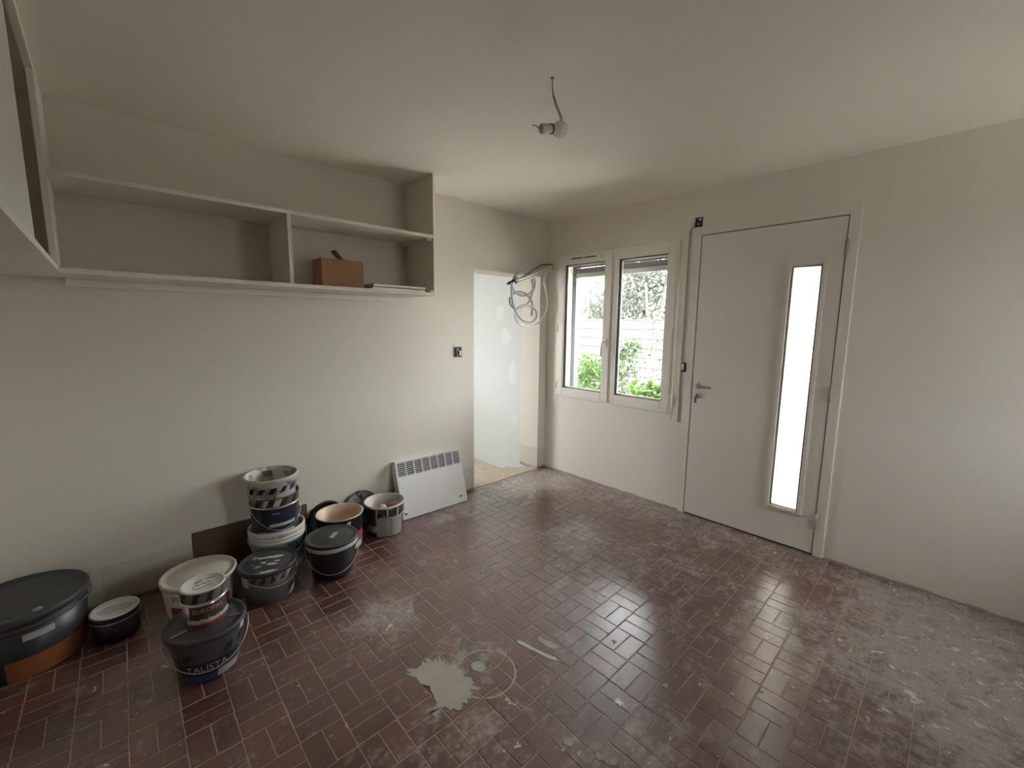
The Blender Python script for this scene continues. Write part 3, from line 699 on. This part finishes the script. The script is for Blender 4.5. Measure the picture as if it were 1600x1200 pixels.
M['grey_label'] = simple('label_grey', (0.30, 0.30, 0.28), 0.6)
M['print_gold'] = simple('print_gold', (0.42, 0.36, 0.25), 0.5)
M['print_white'] = simple('print_white', (0.45, 0.44, 0.42), 0.5)
M['ink'] = simple('ink', (0.03, 0.03, 0.035), 0.6)
M['orange'] = simple('orange_band', (0.20, 0.062, 0.018), 0.6, var=0.3)
M['stripe_black'] = simple('stripe_black', (0.012, 0.012, 0.014), 0.45)
M['stripe_white'] = simple('stripe_white', (0.46, 0.45, 0.42), 0.5)
M['wire'] = simple('handle_wire', (0.42, 0.41, 0.39), 0.35, 0.9)
M['lid_band'] = simple('lid_band_pale', (0.40, 0.44, 0.41), 0.5)

# 1 large black tub, flat dark lid, orange band low
cx, cy_, R, h = -3.668, -0.242, 0.212, 0.283; a = face_angle(cx, cy_); Rb = R*.9
o = bucket('paint_tub', 'large black tub with a flat dark lid and an orange band', cx, cy_)
body_closed(Rb, R, h).build('body', 'bucket_black', o); l_ = lid_mb(R, h, .03, .008, .006).build('lid', 'lid_grey', o)
MB().lathe([(0, .0025), (.016, .002), (.016, 0), (0, 0)], 16, (R*.80*math.cos(a + .25), R*.80*math.sin(a + .25), h - .006)).build('cap', 'grey_label', l_)
MB().lathe([(R + .0085, h - .055), (R + .012, h - .052), (R + .012, h - .046), (R + .0085, h - .043)], 40).build('rim_ring', 'lid_grey', o)
patch(Rb, R, h, a - .35, a + 1.5, 0.004, 0.098, 0, .0015, 20).build('band', 'orange', o)
patch(Rb, R, h, a - .05, a + .42, 0.175, 0.205, 0, .0016, 8).build('label_strip', 'grey_label', o)
# 2 small tin with white lid
cx, cy_, R, h = -3.374, -0.318, 0.087, 0.132; a = face_angle(cx, cy_)
o = bucket('paint_tin', 'small dark paint tin with a white lid beside the large black tub', cx, cy_, cat='paint tin')
body_closed(R, R, h).build('body', 'bucket_black', o); l_ = MB().lathe([(R + .001, h - .030), (R + .004, h - .028), (R + .004, h - .003), (R + .001, h), (R - .006, h), (R - .009, h - .004), (0, h - .004)]).build('lid', 'lid_white', o)
MB().lathe([(R, h - .034), (R + .0055, h - .033), (R + .0055, h - .0295), (R, h - .0285)], 40).build('rim_ring', 'tin', o)
MB().lathe([(R + .0046, h - .028), (R + .0046, h - .004)], 40).build('lid_skirt', 'bucket_black', l_)
for k in range(4):
    ln = [.05, .062, .062, .045][k]; d = -.028 + k*.017; ca, sa = math.cos(a), math.sin(a)
    c0 = Vector((-ca*d, -sa*d, h - .0035)); t_ = Vector((-sa, ca, 0))
    MB().tube([c0 - t_*ln, c0 - t_*ln*.2, c0 + t_*ln*.3, c0 + t_*ln], .0012, 4).build('lettering', 'ink', l_)
# 3 cream tub
cx, cy_, R, h = -3.042, -0.335, 0.160, 0.190; a = face_angle(cx, cy_); Rb = R*.9
o = bucket('paint_tub', 'cream white tub with a cream lid and red lower label behind the small labelled tin', cx, cy_)
body_closed(Rb, R, h).build('body', 'white_tub', o); lid_mb(R, h, .02, .007, .007).build('lid', 'cream_tub', o)
patch(Rb, R, h, a - .95, a + .9, 0.005, 0.085, 0, .0015, 16).build('label_band', 'red_label', o)
curved_text('Pla', .050, Rb, R, h, a - .66, 0.128, .0018).build('lettering', 'ink', o)
# 5 dark grey bucket with lettering band
cx, cy_, R, h = -3.083, -0.843, 0.1425, 0.214; a = face_angle(cx, cy_); Rb = R*.77
o = bucket('paint_bucket', 'dark grey lidded bucket lettered on a black band with a small tin standing on it', cx, cy_)
MB().lathe([(0, 0), (Rb - .004, 0), (Rb, .004), (rz_at(Rb, R, h, .10), .10), (R - .006, h - .06), (R, h - .03), (R, h - .018), (0, h - .018)]).build('body', 'bucket_talista', o)
l_ = lid_mb(R, h, .022, .007, .010).build('lid', 'lid_grey', o)
patch(Rb, R, h, a - .95, a + .95, 0.036, 0.098, 0, .003, 18).build('label_band', 'black_label', o)
curved_text('TALISTA', .040, Rb, R, h, a - .08, 0.070, .0045, 1.0).build('lettering', 'print_white', o)
patch(Rb, R, h, a - .75, a + .22, 0.006, 0.034, 0, .003, 10).build('label_strip', 'blue_label', o)
patch(Rb, R, h, a + .20, a + .95, 0.010, 0.044, .02, .0042, 10).build('sticker', 'grey_label', o)
for k, (aa, mt) in enumerate(((a + .35, 'navy'), (a + .85, 'bucket_black'), (a + 1.3, 'bucket_black'), (a - .75, 'bucket_black'))):
    patch(R*.9, R, h, aa, aa + .22, 0.115, 0.150, .13, .002, 4).build('stripe', mt, o)
patch(R, R, h, a + .85, a + 1.02, h - .034, h - .012, .05, .009, 4).build('plaster_smear', 'white_label', o)
for aa, d in ((a + 1.3, .10), (a - 1.2, .10)):
    c0 = Vector((math.cos(aa)*d, math.sin(aa)*d, h - .007)); t_ = Vector((math.cos(aa), math.sin(aa), 0))
    MB().tube([c0 - t_*.03, c0 + t_*.03], .003, 6).build('lid_rib', 'lid_band', l_)
handle_mb(R + .012, h - .035, a, .105, .0022).build('handle', 'wire', o)
TAL = (cx, cy_, h - .0085)
# 4 small labelled tin on top of it
cx, cy_, z0 = -3.078, -0.812, TAL[2]; R, h = 0.0795, 0.162; a = face_angle(cx, cy_)
o = bucket('paint_tin', 'small tin with scribbled white lid and maroon label on the dark grey bucket', cx, cy_, z0, 'paint tin')
body_closed(R, R, h).build('body', 'tin', o)
l_ = MB().lathe([(R + .001, h - .052), (R + .004, h - .050), (R + .004, h - .003), (R + .001, h), (R - .006, h), (R - .009, h - .004), (0, h - .004)]).build('lid', 'lid_white', o)
MB().lathe([(R + .0045, h - .050), (R + .0046, h - .0035)], 40).build('lid_skirt', 'tin_dark', l_)
for k in range(5): patch(R, R, h, a - 1.2 + k*.62, a - .95 + k*.62, h - .048, h - .006, .16, .0052, 4).build('stripe', 'stripe_black', l_)
MB().lathe([(R, h - .060), (R + .0065, h - .058), (R + .0065, h - .053), (R, h - .051)], 40).build('rim_ring', 'tin', o)
patch(R, R, h, a - .75, a + 1.35, 0.036, 0.098, 0, .0015, 16).build('label_band', 'maroon', o)
curved_text('EUROPAS', .027, R, R, h, a + .12, 0.076, .0022).build('lettering', 'print_gold', o)
curved_text('- S -', .018, R, R, h, a + .10, 0.050, .0022).build('lettering', 'print_gold', o)
m = MB(); n_ = 26; vs_ = []; fs = []
for i in range(n_ + 1):
    aa = a - .85 + 2.2*i/n_; zt = .038 + random.uniform(-.005, .006); zb = .020 + random.uniform(-.006, .004); r0 = R + .001; r1 = R + random.uniform(.004, .008)
    vs_ += [(r0*math.cos(aa), r0*math.sin(aa), zt), (r1*math.cos(aa), r1*math.sin(aa), (zt+zb)/2), (r0*math.cos(aa), r0*math.sin(aa), zb)]
for i in range(n_): fs += [(i*3, i*3+1, i*3+4, i*3+3), (i*3+1, i*3+2, i*3+5, i*3+4)]
m.add(vs_, fs, True).build('plaster_crust', 'plaster_splat', o)
patch(R, R, h, a - .7, a + 1.1, 0.001, 0.018, 0, .0015, 14).build('label_strip', 'red_label', o)
ca, sa = math.cos(a), math.sin(a); fx = Vector((-sa, ca, 0)); fy = Vector((-ca, -sa, 0))
def scribble(par, pts2, zz, r=.0011):
    P = catmull([fx*p[0] + fy*p[1] + Vector((0, 0, zz)) for p in pts2], 5); return MB().tube(P, r, 4).build('lettering', 'ink', par)
scribble(l_, [(-.030, .010), (-.018, .034), (-.005, .038), (-.012, .024), (-.028, .020), (-.010, .016), (0.0, .026)], h - .0035)
scribble(l_, [(.010, .030), (.020, .036), (.030, .030), (.038, .036), (.046, .030)], h - .0035)
scribble(l_, [(-.036, -.018), (-.030, -.002), (-.018, .002), (-.024, -.010), (-.010, -.004), (.002, .004), (.004, -.008), (.014, .0), (.020, .008), (.026, -.002)], h - .0035)
scribble(l_, [(-.038, -.030), (-.010, -.036), (.014, -.026), (.030, -.018)], h - .0035)
# 6 grey bucket, splattered dark lid
cx, cy_, R, h = -2.748, -0.461, 0.138, 0.190; a = face_angle(cx, cy_); Rb = R*.86
o = bucket('paint_bucket', 'grey bucket with a plaster-splattered dark lid and hazard stripes', cx, cy_)
body_closed(Rb, R, h).build('body', 'bucket_grey', o); l_ = lid_mb(R, h, .020, .006, .006).build('lid', 'lid_grey_splat', o)
stripes(o, Rb, R, h, a, 3.0, h - .062, h - .026, 8, 'stripe_black', .12, .5)
patch(Rb, R, h, a + .75, a + 1.25, .03, .075, .05, .002, 6).build('label_strip', 'black_label', o)
patch(Rb, R, h, a + .78, a + 1.2, .012, .05, .16, .0035, 6).build('sticker', 'white_label', o)
patch(Rb, R, h, a - 1.15, a - .8, h - .085, h - .03, 0, .003, 5).build('plaster_smear', 'white_label', o)
patch(Rb, R, h, a - .55, a + .75, .005, h - .07, 0, .0012, 10).build('label_band', 'grey_brown', o) if False else None
handle_mb(R + .010, h - .040, a + .35, .045, .0022, 2.2).build('handle', 'wire', o)
rd = random.Random(31)
for (u_, v_, lx, ly) in ((.015, .035, .050, .014), (-.03, .045, .022, .010), (.055, .03, .026, .016), (.02, -.045, .030, .012), (-.02, -.01, .014, .009), (.045, -.02, .018, .008)):
    pl = []
    for q in range(11):
        t = 2*PI*q/11; e = rd.uniform(.65, 1.15); uu = u_ + lx*e*math.cos(t); vv = v_ + ly*e*math.sin(t) - .35*lx*e*math.cos(t)
        pl.append((-math.sin(a)*uu - math.cos(a)*vv, math.cos(a)*uu - math.sin(a)*vv))
    MB().prism(pl, h - .0045, h - .0015).build('plaster_blob', 'white_label', l_)
# 7 white ribbed tub, base of the stack
cx, cy_, R, h = -2.624, -0.176, 0.152, 0.264; a = face_angle(cx, cy_); Rb = R*.88
o = bucket('paint_tub', 'white ribbed tub at the bottom of the bucket stack', cx, cy_)
m = MB(); rr = R
m.lathe([(0, 0), (Rb - .004, 0), (Rb, .004), (R - .006, h - .075), (R + .002, h - .072), (R + .002, h - .056), (R - .001, h - .053), (R + .003, h - .050), (R + .003, h - .034), (R, h - .031), (R + .004, h - .028), (R + .004, h - .004), (R + .001, h), (R - .006, h), (R - .009, h - .004), (R - .014, h - .06), (0, h - .06)])
m.build('body', 'white_tub', o)
patch(Rb, R, h, a + .35, a + 1.7, .05, h - .080, 0, .0015, 12).build('label_band', 'teal_label', o)
for k in range(2): patch(Rb, R, h, a + .70 + k*.22, a + .84 + k*.22, .13, .165, .02, .003, 4).build('lettering', 'ink', o)
handle_mb(R + .010, h - .05, a + .2, .10, .0024).build('handle', 'wire', o)
TZ = h - .06
# 8 navy tin in the tub
cx2, cy2, z0 = -2.628, -0.177, TZ + .0005; R, h = 0.1355, 0.269; Rb = R*.90; a = face_angle(cx2, cy2)
o = bucket('paint_can', 'tin can with navy label and bright rim standing in the white tub', cx2, cy2, z0, 'paint can')
body_open(Rb, R, h, .003).build('body', 'tin_dark', o)
MB().lathe([(R*.975, h - .064), (R + .005, h - .062), (R + .005, h - .056), (R*.98, h - .054)], 40).build('rim_ring', 'tin', o)
patch(Rb, R, h, a - .62, a + .95, h - .150, h - .068, 0, .0015, 14).build('label_band', 'navy', o)
patch(Rb, R, h, a - .75, a + .9, h - .205, h - .155, 0, .0015, 14).build('label_band', 'navy', o)
patch(Rb, R, h, a - .30, a + .85, h - .176, h - .158, .05, .0028, 8).build('plaster_smear', 'white_label', o)
patch(Rb, R, h, a - .12, a + .18, h - .097, h - .093, .0, .0025, 4).build('label_line', 'white_label', o)
patch(Rb, R, h, a - .80, a + .88, h - .245, h - .208, 0, .0018, 14).build('label_band', 'white_label', o)
patch(Rb, R, h, a - .25, a + .35, h - .236, h - .222, 0, .003, 6).build('label_line', 'ink', o)
stripes(o, Rb, R, h, a - .1, 2.6, h - .052, h - .006, 5, 'stripe_black', .16, .5)
patch(Rb, R, h, a - .5, a + .3, h - .05, h - .01, .1, .0012, 6).build('label_strip', 'stripe_white', o)
handle_mb(R + .008, h - .075, a + .25, .12, .002, 2.7).build('handle', 'wire', o)
# top open bucket nested in it
cx3, cy3 = -2.638, -0.177; R, h = 0.1445, 0.197; Rb = 0.118; z0 = TZ + .0005 + 0.269 - 0.083; a = face_angle(cx3, cy3)
o = bucket('paint_bucket', 'open plaster-smeared bucket on top of the bucket stack', cx3, cy3, z0)
body_open(Rb, R, h, .005).build('body', 'tin_plaster', o)
stripes(o, Rb, R, h, a + .05, 2.2, h - .085, h - .050, 5, 'stripe_black', .16, .5)
m = MB(); vs_ = []; fs = []; n_ = 48
for i in range(n_):
    aa = 2*PI*i/n_; r0 = R + .0055; dz = .018 + .016*abs(math.sin(aa*3.1)) + random.uniform(0, .012)
    vs_ += [((R - .006)*math.cos(aa), (R - .006)*math.sin(aa), h + .001), (r0*math.cos(aa), r0*math.sin(aa), h + .0015), ((R + .006)*math.cos(aa), (R + .006)*math.sin(aa), h - .012), ((rz_at(Rb, R, h, h - dz) + .002)*math.cos(aa), (rz_at(Rb, R, h, h - dz) + .002)*math.sin(aa), h - dz)]
for i in range(n_):
    j = (i+1) % n_
    for k in range(3): fs.append((i*4+k, i*4+k+1, j*4+k+1, j*4+k))
m.add(vs_, fs, True).build('plaster_drip', 'plaster_splat', o)
patch(Rb - .012, R - .012, h, a + PI - .1, a + PI + .3, h - .055, h - .018, .1, 0, 5).build('paint_mark', 'wire_dark', o)
patch(R, R, h, a - 1.75, a - 1.45, h - .10, h - .02, 0, .008, 4).build('plaster_smear', 'white_label', o)
# 9 black bucket with dark lid and sticker
cx, cy_, R, h = -2.408, -0.482, 0.139, 0.228; a = face_angle(cx, cy_); Rb = R*.83
o = bucket('paint_bucket', 'black bucket with a dark grey lid carrying a small paper sticker', cx, cy_)
MB().lathe([(0, 0), (Rb - .004, 0), (Rb, .004), (R - .012, h - .075), (R - .002, h - .055), (R, h - .03), (R, h - .018), (0, h - .018)]).build('body', 'bucket_black', o)
l_ = lid_mb(R, h, .018, .008, .004).build('lid', 'lid_grey', o)
MB().lathe([(R + .002, h - .045), (R + .006, h - .043), (R + .007, h - .020), (R + .003, h - .0185)], 40).build('lid_band', 'lid_band', o)
ca, sa = math.cos(a), math.sin(a); t_ = Vector((-sa, ca, 0)); n_ = Vector((ca, sa, 0)); d1 = (n_*.9 + t_*-.45).normalized(); d2 = Vector((-d1.y, d1.x, 0)); c0 = t_*.012 + n_*(-.005)
m = MB(); q = [c0 + d1*x*.034 + d2*y*.013 for x, y in ((-1,-1),(1,-1),(1,1),(-1,1))]
m.prism([(p.x, p.y) for p in q], h - .0025, h - .0015).build('sticker', 'white_label', l_)
for k in (-.4, .3): MB().tube([Vector((*(c0 + d2*.013*k - d1*.022).xy, h - .0012)), Vector((*(c0 + d2*.013*k + d1*.02).xy, h - .0012))], .0012, 4).build('lettering', 'ink', l_)
handle_mb(R + .012, h - .045, a + .05, .125, .0022).build('handle', 'wire', o)
# 10 open black can, cream inside
cx, cy_, R, h = -2.256, -0.222, 0.145, 0.242; a = face_angle(cx, cy_); Rb = R*.92
o = bucket('paint_can', 'open black can with dried cream paint inside', cx, cy_, cat='paint can')
body_open(Rb, R, h, .004).build('body', 'bucket_black', o)
MB().lathe([(R + .0045, h - .004), (R + .0045, h), (R, h + .0015), (R - .0055, h - .001), (rz_at(Rb, R, h, .05) - .006, .05), (0, .05)], 40).build('paint_coat', 'cream_in', o)
patch(Rb, R, h, a + .55, a + 1.4, .045, .13, 0, .0018, 10).build('label_band', 'pink_label', o)
patch(Rb, R, h, a + .62, a + 1.1, .02, .06, .12, .0032, 8).build('sticker', 'white_label', o)
patch(Rb, R, h, a + .25, a + .42, h - .055, h - .02, .05, .002, 4).build('plaster_smear', 'white_label', o)
# 11 open striped can with roller bits
cx, cy_, R, h = -1.926, -0.200, 0.138, 0.224; a = face_angle(cx, cy_); Rb = R*.92
o = bucket('paint_can', 'open striped tin can beside the heater with paint scraps inside', cx, cy_, cat='paint can')
body_open(Rb, R, h, .004).build('body', 'tin_plaster2' if False else 'tin_dark', o)
M['pale_in'] = splattered('dried_paint_pale', (0.52, 0.48, 0.44), (0.42, 0.38, 0.36), 0.45, 7)
MB().lathe([(R + .0045, h - .012), (R + .0052, h), (R, h + .0015), (R - .0055, h - .001), (rz_at(Rb, R, h, .14) - .006, .14), (0, .14)], 40).build('paint_coat', 'pale_in', o)
patch(Rb, R, h, a - .45, a + 1.05, .006, h - .075, 0, .0015, 14).build('label_band', 'grey_label', o)
patch(Rb, R, h, a + .33, a + .36, .006, h - .075, 0, .0024, 2).build('label_line', 'ink', o)
stripes(o, Rb, R, h, a + .1, 2.8, h - .085, h - .045, 7, 'stripe_black', .15, .55)
for k in range(4): patch(Rb, R, h, a - 1.0 + k*.55, a - .93 + k*.55, h - .065 - .01*(k % 2), h - .008, .02, .003, 3).build('paint_drip', 'white_label', o)
patch(Rb, R, h, a - 1.1, a - .45, .035, .085, .1, .0025, 6).build('label_strip', 'white_label', o)
patch(Rb - .01, R - .01, h, a - .95 + PI*0 - .35, a - .55, h - .055, h - .012, 0, 0.0045, 5).build('paint_mark', 'pink_label', o)
t_ = Vector((-math.sin(a), math.cos(a), 0))
MB().tube([t_*.0 + Vector((0, 0, .163)), t_*.092 + Vector((.0, .0, .178))], .024, 12).build('roller_scrap', 'red_label', o)
MB().lathe([(0, -.018), (.022, -.008), (.028, .004), (.016, .018), (0, .020)], 12, (t_.x*-.012 + math.cos(a)*.035, t_.y*-.012 + math.sin(a)*.035, .186)).build('filler_lump', 'lid_white', o)
handle_mb(R + .008, h - .055, a + .55, .03, .002, 1.3).build('handle', 'wire', o)

# lids leaning on the wall behind the cans
def disc(name, label, cx, cz, R, mat, lean, yb):
    o = tag(empty(name, (cx, yb, cz - R*math.cos(lean))), label, 'lid'); 
    m = MB().lathe([(0, 0), (R - .012, 0), (R - .010, .004), (R - .004, .004), (R, .001), (R, -.012), (R - .003, -.012), (R - .003, -.002), (0, -.003)], 40, (0, 0, 0))
    ob = m.build('lid_plate', mat, o)
    ob.rotation_euler = (PI/2 - lean, 0, 0); ob.location = (0, R*math.sin(lean), R*math.cos(lean))
    return o, ob
M['silver_splat'] = splattered('lid_silver_splattered', (0.42, 0.41, 0.39), (0.03, 0.03, 0.03), 0.50, 16, 0.4, 0.3)
o, ob = disc('bucket_lid', 'black round lid leaning on the wall behind the cream-lined can', -2.266, 0.1285, 0.124, 'bucket_black', math.radians(4), -0.026)
o, ob = disc('bucket_lid', 'silver round lid with dark smears leaning on the wall between two open cans', -2.025, 0.1345, 0.134, 'silver_splat', math.radians(9), -0.056)
MB().lathe([(R_ , z_) for R_, z_ in ((.124, .0045), (.128, .0052), (.132, .0045))], 40).build('rim_ring', 'bucket_black', ob)
# brown board leaning along the wall behind the buckets
m = MB(); th = math.radians(1.5); hb = 0.268; x0, x1 = -3.028, -2.395
m.box(x0, x1, 0, 0.007, 0, hb)
o = tag(m.build('leaning_board', 'board'), 'long brown board leaning on the wall behind the buckets', 'board')
o.location = (0, -0.0155, 0.001); o.rotation_euler = (-th, 0, 0)

# ------------------------------------------------------------------ marks and debris lying on the floor
def blot(name, pts, mat, label, cat, th=.003, seed=1):
    rd = random.Random(seed); P = catmull([(x, y, 0) for x, y in pts], 5, True); c_ = sum(P, Vector())/len(P); n = len(P)
    out = []
    for p in P:
        d = Vector((p.x - c_.x, p.y - c_.y)); q = d * (1 + rd.uniform(-.16, .14)); out.append((c_.x + q.x, c_.y + q.y))
    return tag(MB().prism(out, -.0006, th).build(name, mat), label, cat)
blot('plaster_splat', [(-2.470, -1.475), (-2.405, -1.478), (-2.372, -1.462), (-2.34, -1.50), (-2.315, -1.512), (-2.318, -1.55), (-2.285, -1.59), (-2.290, -1.66), (-2.300, -1.735), (-2.345, -1.745), (-2.385, -1.765), (-2.440, -1.748), (-2.515, -1.715), (-2.465, -1.690), (-2.448, -1.62), (-2.455, -1.55)], 'plaster_splat', 'large dried plaster splash on the tile floor beside the ring mark', 'plaster', .0022)
def ringmark(name, c_, R, wd, a0, a1, mat, label, seed):
    rd = random.Random(seed); n = 60; vs_ = []; fs = []
    for i in range(n + 1):
        a = a0 + (a1-a0)*i/n; ww = wd*rd.uniform(.5, 1.2)
        for d, z in ((-ww, .0004), (0, .0016), (ww, .0004)):
            vs_.append((c_[0] + (R+d)*math.cos(a), c_[1] + (R+d)*math.sin(a), z))
    for i in range(n): fs += [(i*3, i*3+1, i*3+4, i*3+3), (i*3+1, i*3+2, i*3+5, i*3+4)]
    return tag(MB().add(vs_, fs, True).build(name, mat), label, 'stain')
ringmark('ring_mark', (-2.222, -1.700), 0.130, .0042, 0, 2*PI, 'plaster_splat', 'thin pale bucket ring dried on the red tiles', 3)
ringmark('ring_mark', (-2.165, -1.580), 0.128, .002, 3.4, 5.6, 'plaster_splat', 'faint partial bucket ring crossing the full ring', 5)
blot('paint_streak', [(-1.992, -1.655), (-1.978, -1.66), (-1.965, -1.74), (-1.950, -1.80), (-1.934, -1.862), (-1.942, -1.876), (-1.960, -1.83), (-1.978, -1.76), (-1.995, -1.68)], 'white_label', 'pale straight paint streak on the tiles', 'stain', .002, 8)
blot('paint_streak', [(-1.90, -1.70), (-1.885, -1.74), (-1.87, -1.79), (-1.88, -1.83), (-1.905, -1.80), (-1.915, -1.75)], 'plaster_splat', 'short smudged streak beside the straight paint streak', 'stain', .0015, 9)
blot('plaster_splat', [(-2.235, -1.625), (-2.205, -1.632), (-2.195, -1.668), (-2.215, -1.69), (-2.245, -1.675), (-2.255, -1.645)], 'plaster_splat', 'small plaster lump inside the ring mark', 'plaster', .002, 11)
CR_ = [(960, 1003), (1040, 1072), (880, 1172), (905, 1178), (935, 1182), (960, 1190), (890, 1160), (1130, 1105), (1145, 1085), (1190, 1080), (1250, 1010), (1435, 1022), (1290, 1095), (1240, 1075), (830, 980), (838, 985), (1010, 875), (1045, 855), (905, 795), (790, 790), (1160, 900), (1120, 960)]
for k, (px_, py_) in enumerate(CR_):
    c_ = at(px_, py_, 2, 0); r = random.uniform(.005, .014) * (1.7 if py_ > 1150 else 1)
    pts = [(c_.x + r*random.uniform(.5, 1.2)*math.cos(t), c_.y + r*random.uniform(.5, 1.2)*math.sin(t)) for t in [2*PI*i/7 for i in range(7)]]
    o = blot('plaster_fleck', pts, 'plaster_splat', 'small pale plaster fleck stuck to the floor tiles', 'plaster', .0018, 20 + k); o['group'] = 'plaster flecks on the floor'

# ------------------------------------------------------------------ garden outside the window
struct(MB().box(-16, 18, -18, 18, -0.45, -0.2505).build('ground', 'earth'), 'ground around the house, made pale to bounce daylight indoors', 'ground')
FXP = 4.9
for k in range(5):
    y0 = -1.5 + k*2.5; y1 = y0 + 2.46
    fp = tag(empty('fence_panel', (FXP, y0, -0.25)), 'white slatted wire fence panel at the back of the garden', 'fence', 'fence panels behind the shrubs')
    m = MB(); y = y0 + .03
    q = 0
    while y < y1 - .05: q += 1; dd = .006*(q % 2); m.box(FXP - .003 + dd, FXP + .003 + dd, y, y + .056, -0.2, 1.62); y += .055
    s_ = m.build('slats', 'fence', None, recalc=False); s_['kind'] = 'stuff'; s_.parent = fp; s_.matrix_parent_inverse = fp.matrix_basis.inverted() if False else Matrix.Translation((-FXP, -y0, 0.25))
    for q in range(10):
        z = -0.18 + q*.2; o = MB().tube([(FXP - .012, y0, z), (FXP - .012, y1, z)], .010, 6).build('wire', 'wirefence', fp); o.matrix_parent_inverse = Matrix.Translation((-FXP, -y0, 0.25))
    o = MB().box(FXP - .03, FXP + .03, y0 - .03, y0 + .03, -0.25, 1.68).build('post', 'wirefence', fp); o.matrix_parent_inverse = Matrix.Translation((-FXP, -y0, 0.25))
def leaves(center, spread, n, size, rd, shape='ball', long=1.7):
    vs_ = []; fs = []
    for i in range(n):
        while True:
            p = Vector((rd.uniform(-1, 1), rd.uniform(-1, 1), rd.uniform(-1, 1)))
            if 0.25 < p.length < 1: break
        q = Vector((p.x*spread[0], p.y*spread[1], p.z*spread[2])) + Vector(center)
        d = Vector((rd.gauss(0, 1), rd.gauss(0, 1), rd.gauss(.3, .7))).normalized(); s_ = d.orthogonal().normalized()
        s_ = Matrix.Rotation(rd.uniform(0, 6.28), 3, d) @ s_; u_ = d.cross(s_); L_ = size*rd.uniform(.6, 1.3); Wd = L_/long*.5
        o = len(vs_)
        vs_ += [q, q + d*L_*.5 + s_*Wd + u_*Wd*.3, q + d*L_, q + d*L_*.5 - s_*Wd + u_*Wd*.3]
        fs.append((o, o+1, o+2, o+3))
    return vs_, fs
def plant(name, label, cat, base, clumps, stems, lmat, size, n, seed, group=None, stem_r=.012):
    rd = random.Random(seed); o = tag(empty(name, base), label, cat, group); B = Vector(base); inv = Matrix.Translation(-B)
    for k in range(stems):
        c_, s_ = clumps[k % len(clumps)]
        top = Vector(c_) + Vector((rd.uniform(-.7, .7)*s_[0], rd.uniform(-.7, .7)*s_[1], rd.uniform(-.2, .8)*s_[2])); st = B + Vector((rd.uniform(-.05, .05), rd.uniform(-.05, .05), 0)) * (stem_r / .012)
        mid = st.lerp(top, .5) + Vector((rd.uniform(-.1, .1), rd.uniform(-.1, .1), 0))*(s_[0]*1.5)
        P = catmull([st, mid, top], 6); x = MB().tube(P, [stem_r*(1 - .75*i/(len(P)-1)) for i in range(len(P))], 6).build('stem', 'bark', o); x.matrix_parent_inverse = inv
    V, Fc = [], []
    for c_, s_ in clumps:
        v_, f_ = leaves(c_, s_, n, size, rd); off = len(V); V += v_; Fc += [tuple(a + off for a in f) for f in f_]
    x = MB().add(V, Fc).build('foliage', lmat, o, recalc=False); x.matrix_parent_inverse = inv; x['kind'] = 'stuff'
    return o
def P3(px_, py_, x): return tuple(at(px_, py_, 0, x))
def gbase(px_, x):
    p = at(px_, 600, 0, x); return (p.x, p.y, -0.25)
plant('shrub', 'dense bright green shrub behind the left window pane', 'shrub', gbase(925, 1.9), [(P3(922, 575, 1.9), (.30, .30, .20)), (P3(930, 600, 1.9), (.30, .32, .22)), (P3(918, 625, 1.9), (.3, .34, .25)), (P3(940, 650, 1.9), (.3, .35, .3))], 6, 'leaf_bright', .075, 420, 1)
plant('shrub', 'taller mid green shrub behind the right window pane', 'shrub', gbase(972, 2.7), [(P3(968, 570, 2.7), (.24, .28, .26)), (P3(980, 548, 2.7), (.18, .23, .18)), (P3(970, 600, 2.7), (.3, .34, .30)), (P3(985, 625, 2.7), (.3, .35, .3))], 8, 'leaf_mid', .07, 260, 2)
plant('shrub', 'sparse twiggy shrub with few leaves at the fence side', 'shrub', gbase(1010, 1.7), [(P3(1005, 565, 1.7), (.3, .36, .25)), (P3(1025, 575, 1.7), (.25, .3, .25)), (P3(1000, 600, 1.7), (.3, .3, .25))], 22, 'leaf_mid', .055, 45, 3, None, .008)
plant('shrub', 'low big-leaved yellow green plant under the right pane', 'shrub', gbase(1012, 1.1), [(P3(1008, 612, 1.1), (.16, .18, .12)), (P3(1022, 625, 1.1), (.16, .18, .12))], 6, 'leaf_bright', .12, 60, 4)
def tree(px_, x, label, seed, clump_px, n):
    plant('tree', label, 'tree', gbase(px_, x), [(P3(a, c_, x + dx), s_) for a, c_, dx, s_ in clump_px], len(clump_px)*3, 'leaf_tree', .10, n * 2, seed, 'trees behind the fence', .09)
tree(1030, 6.6, 'pale leafy tree rising above the fence behind the right pane', 11, [(985, 455, 0, (1.0, .9, .75)), (1020, 435, .4, (1.0, .9, .8)), (1035, 470, 0, (.9, .9, .7)), (1000, 485, .2, (1.0, .9, .6)), (1000, 405, .3, (1.1, 1.0, .8)), (1045, 400, .3, (1.0, 1.0, .9))], 620)
tree(930, 9.4, 'pale leafy tree rising above the fence behind the left pane', 12, [(930, 475, 0, (1.0, .8, .6)), (945, 445, .5, (1.0, .9, .8)), (935, 500, 0, (1.0, .9, .5)), (960, 480, .2, (.9, .9, .6))], 520)
plant('tree', 'drooping thin branch of leaves in front of the fence', 'tree', gbase(1060, 4.0), [(P3(1022, 525, 4.0), (.35, .4, .35)), (P3(1035, 500, 4.0), (.4, .45, .35))], 8, 'leaf_tree', .09, 110, 14, None, .012)
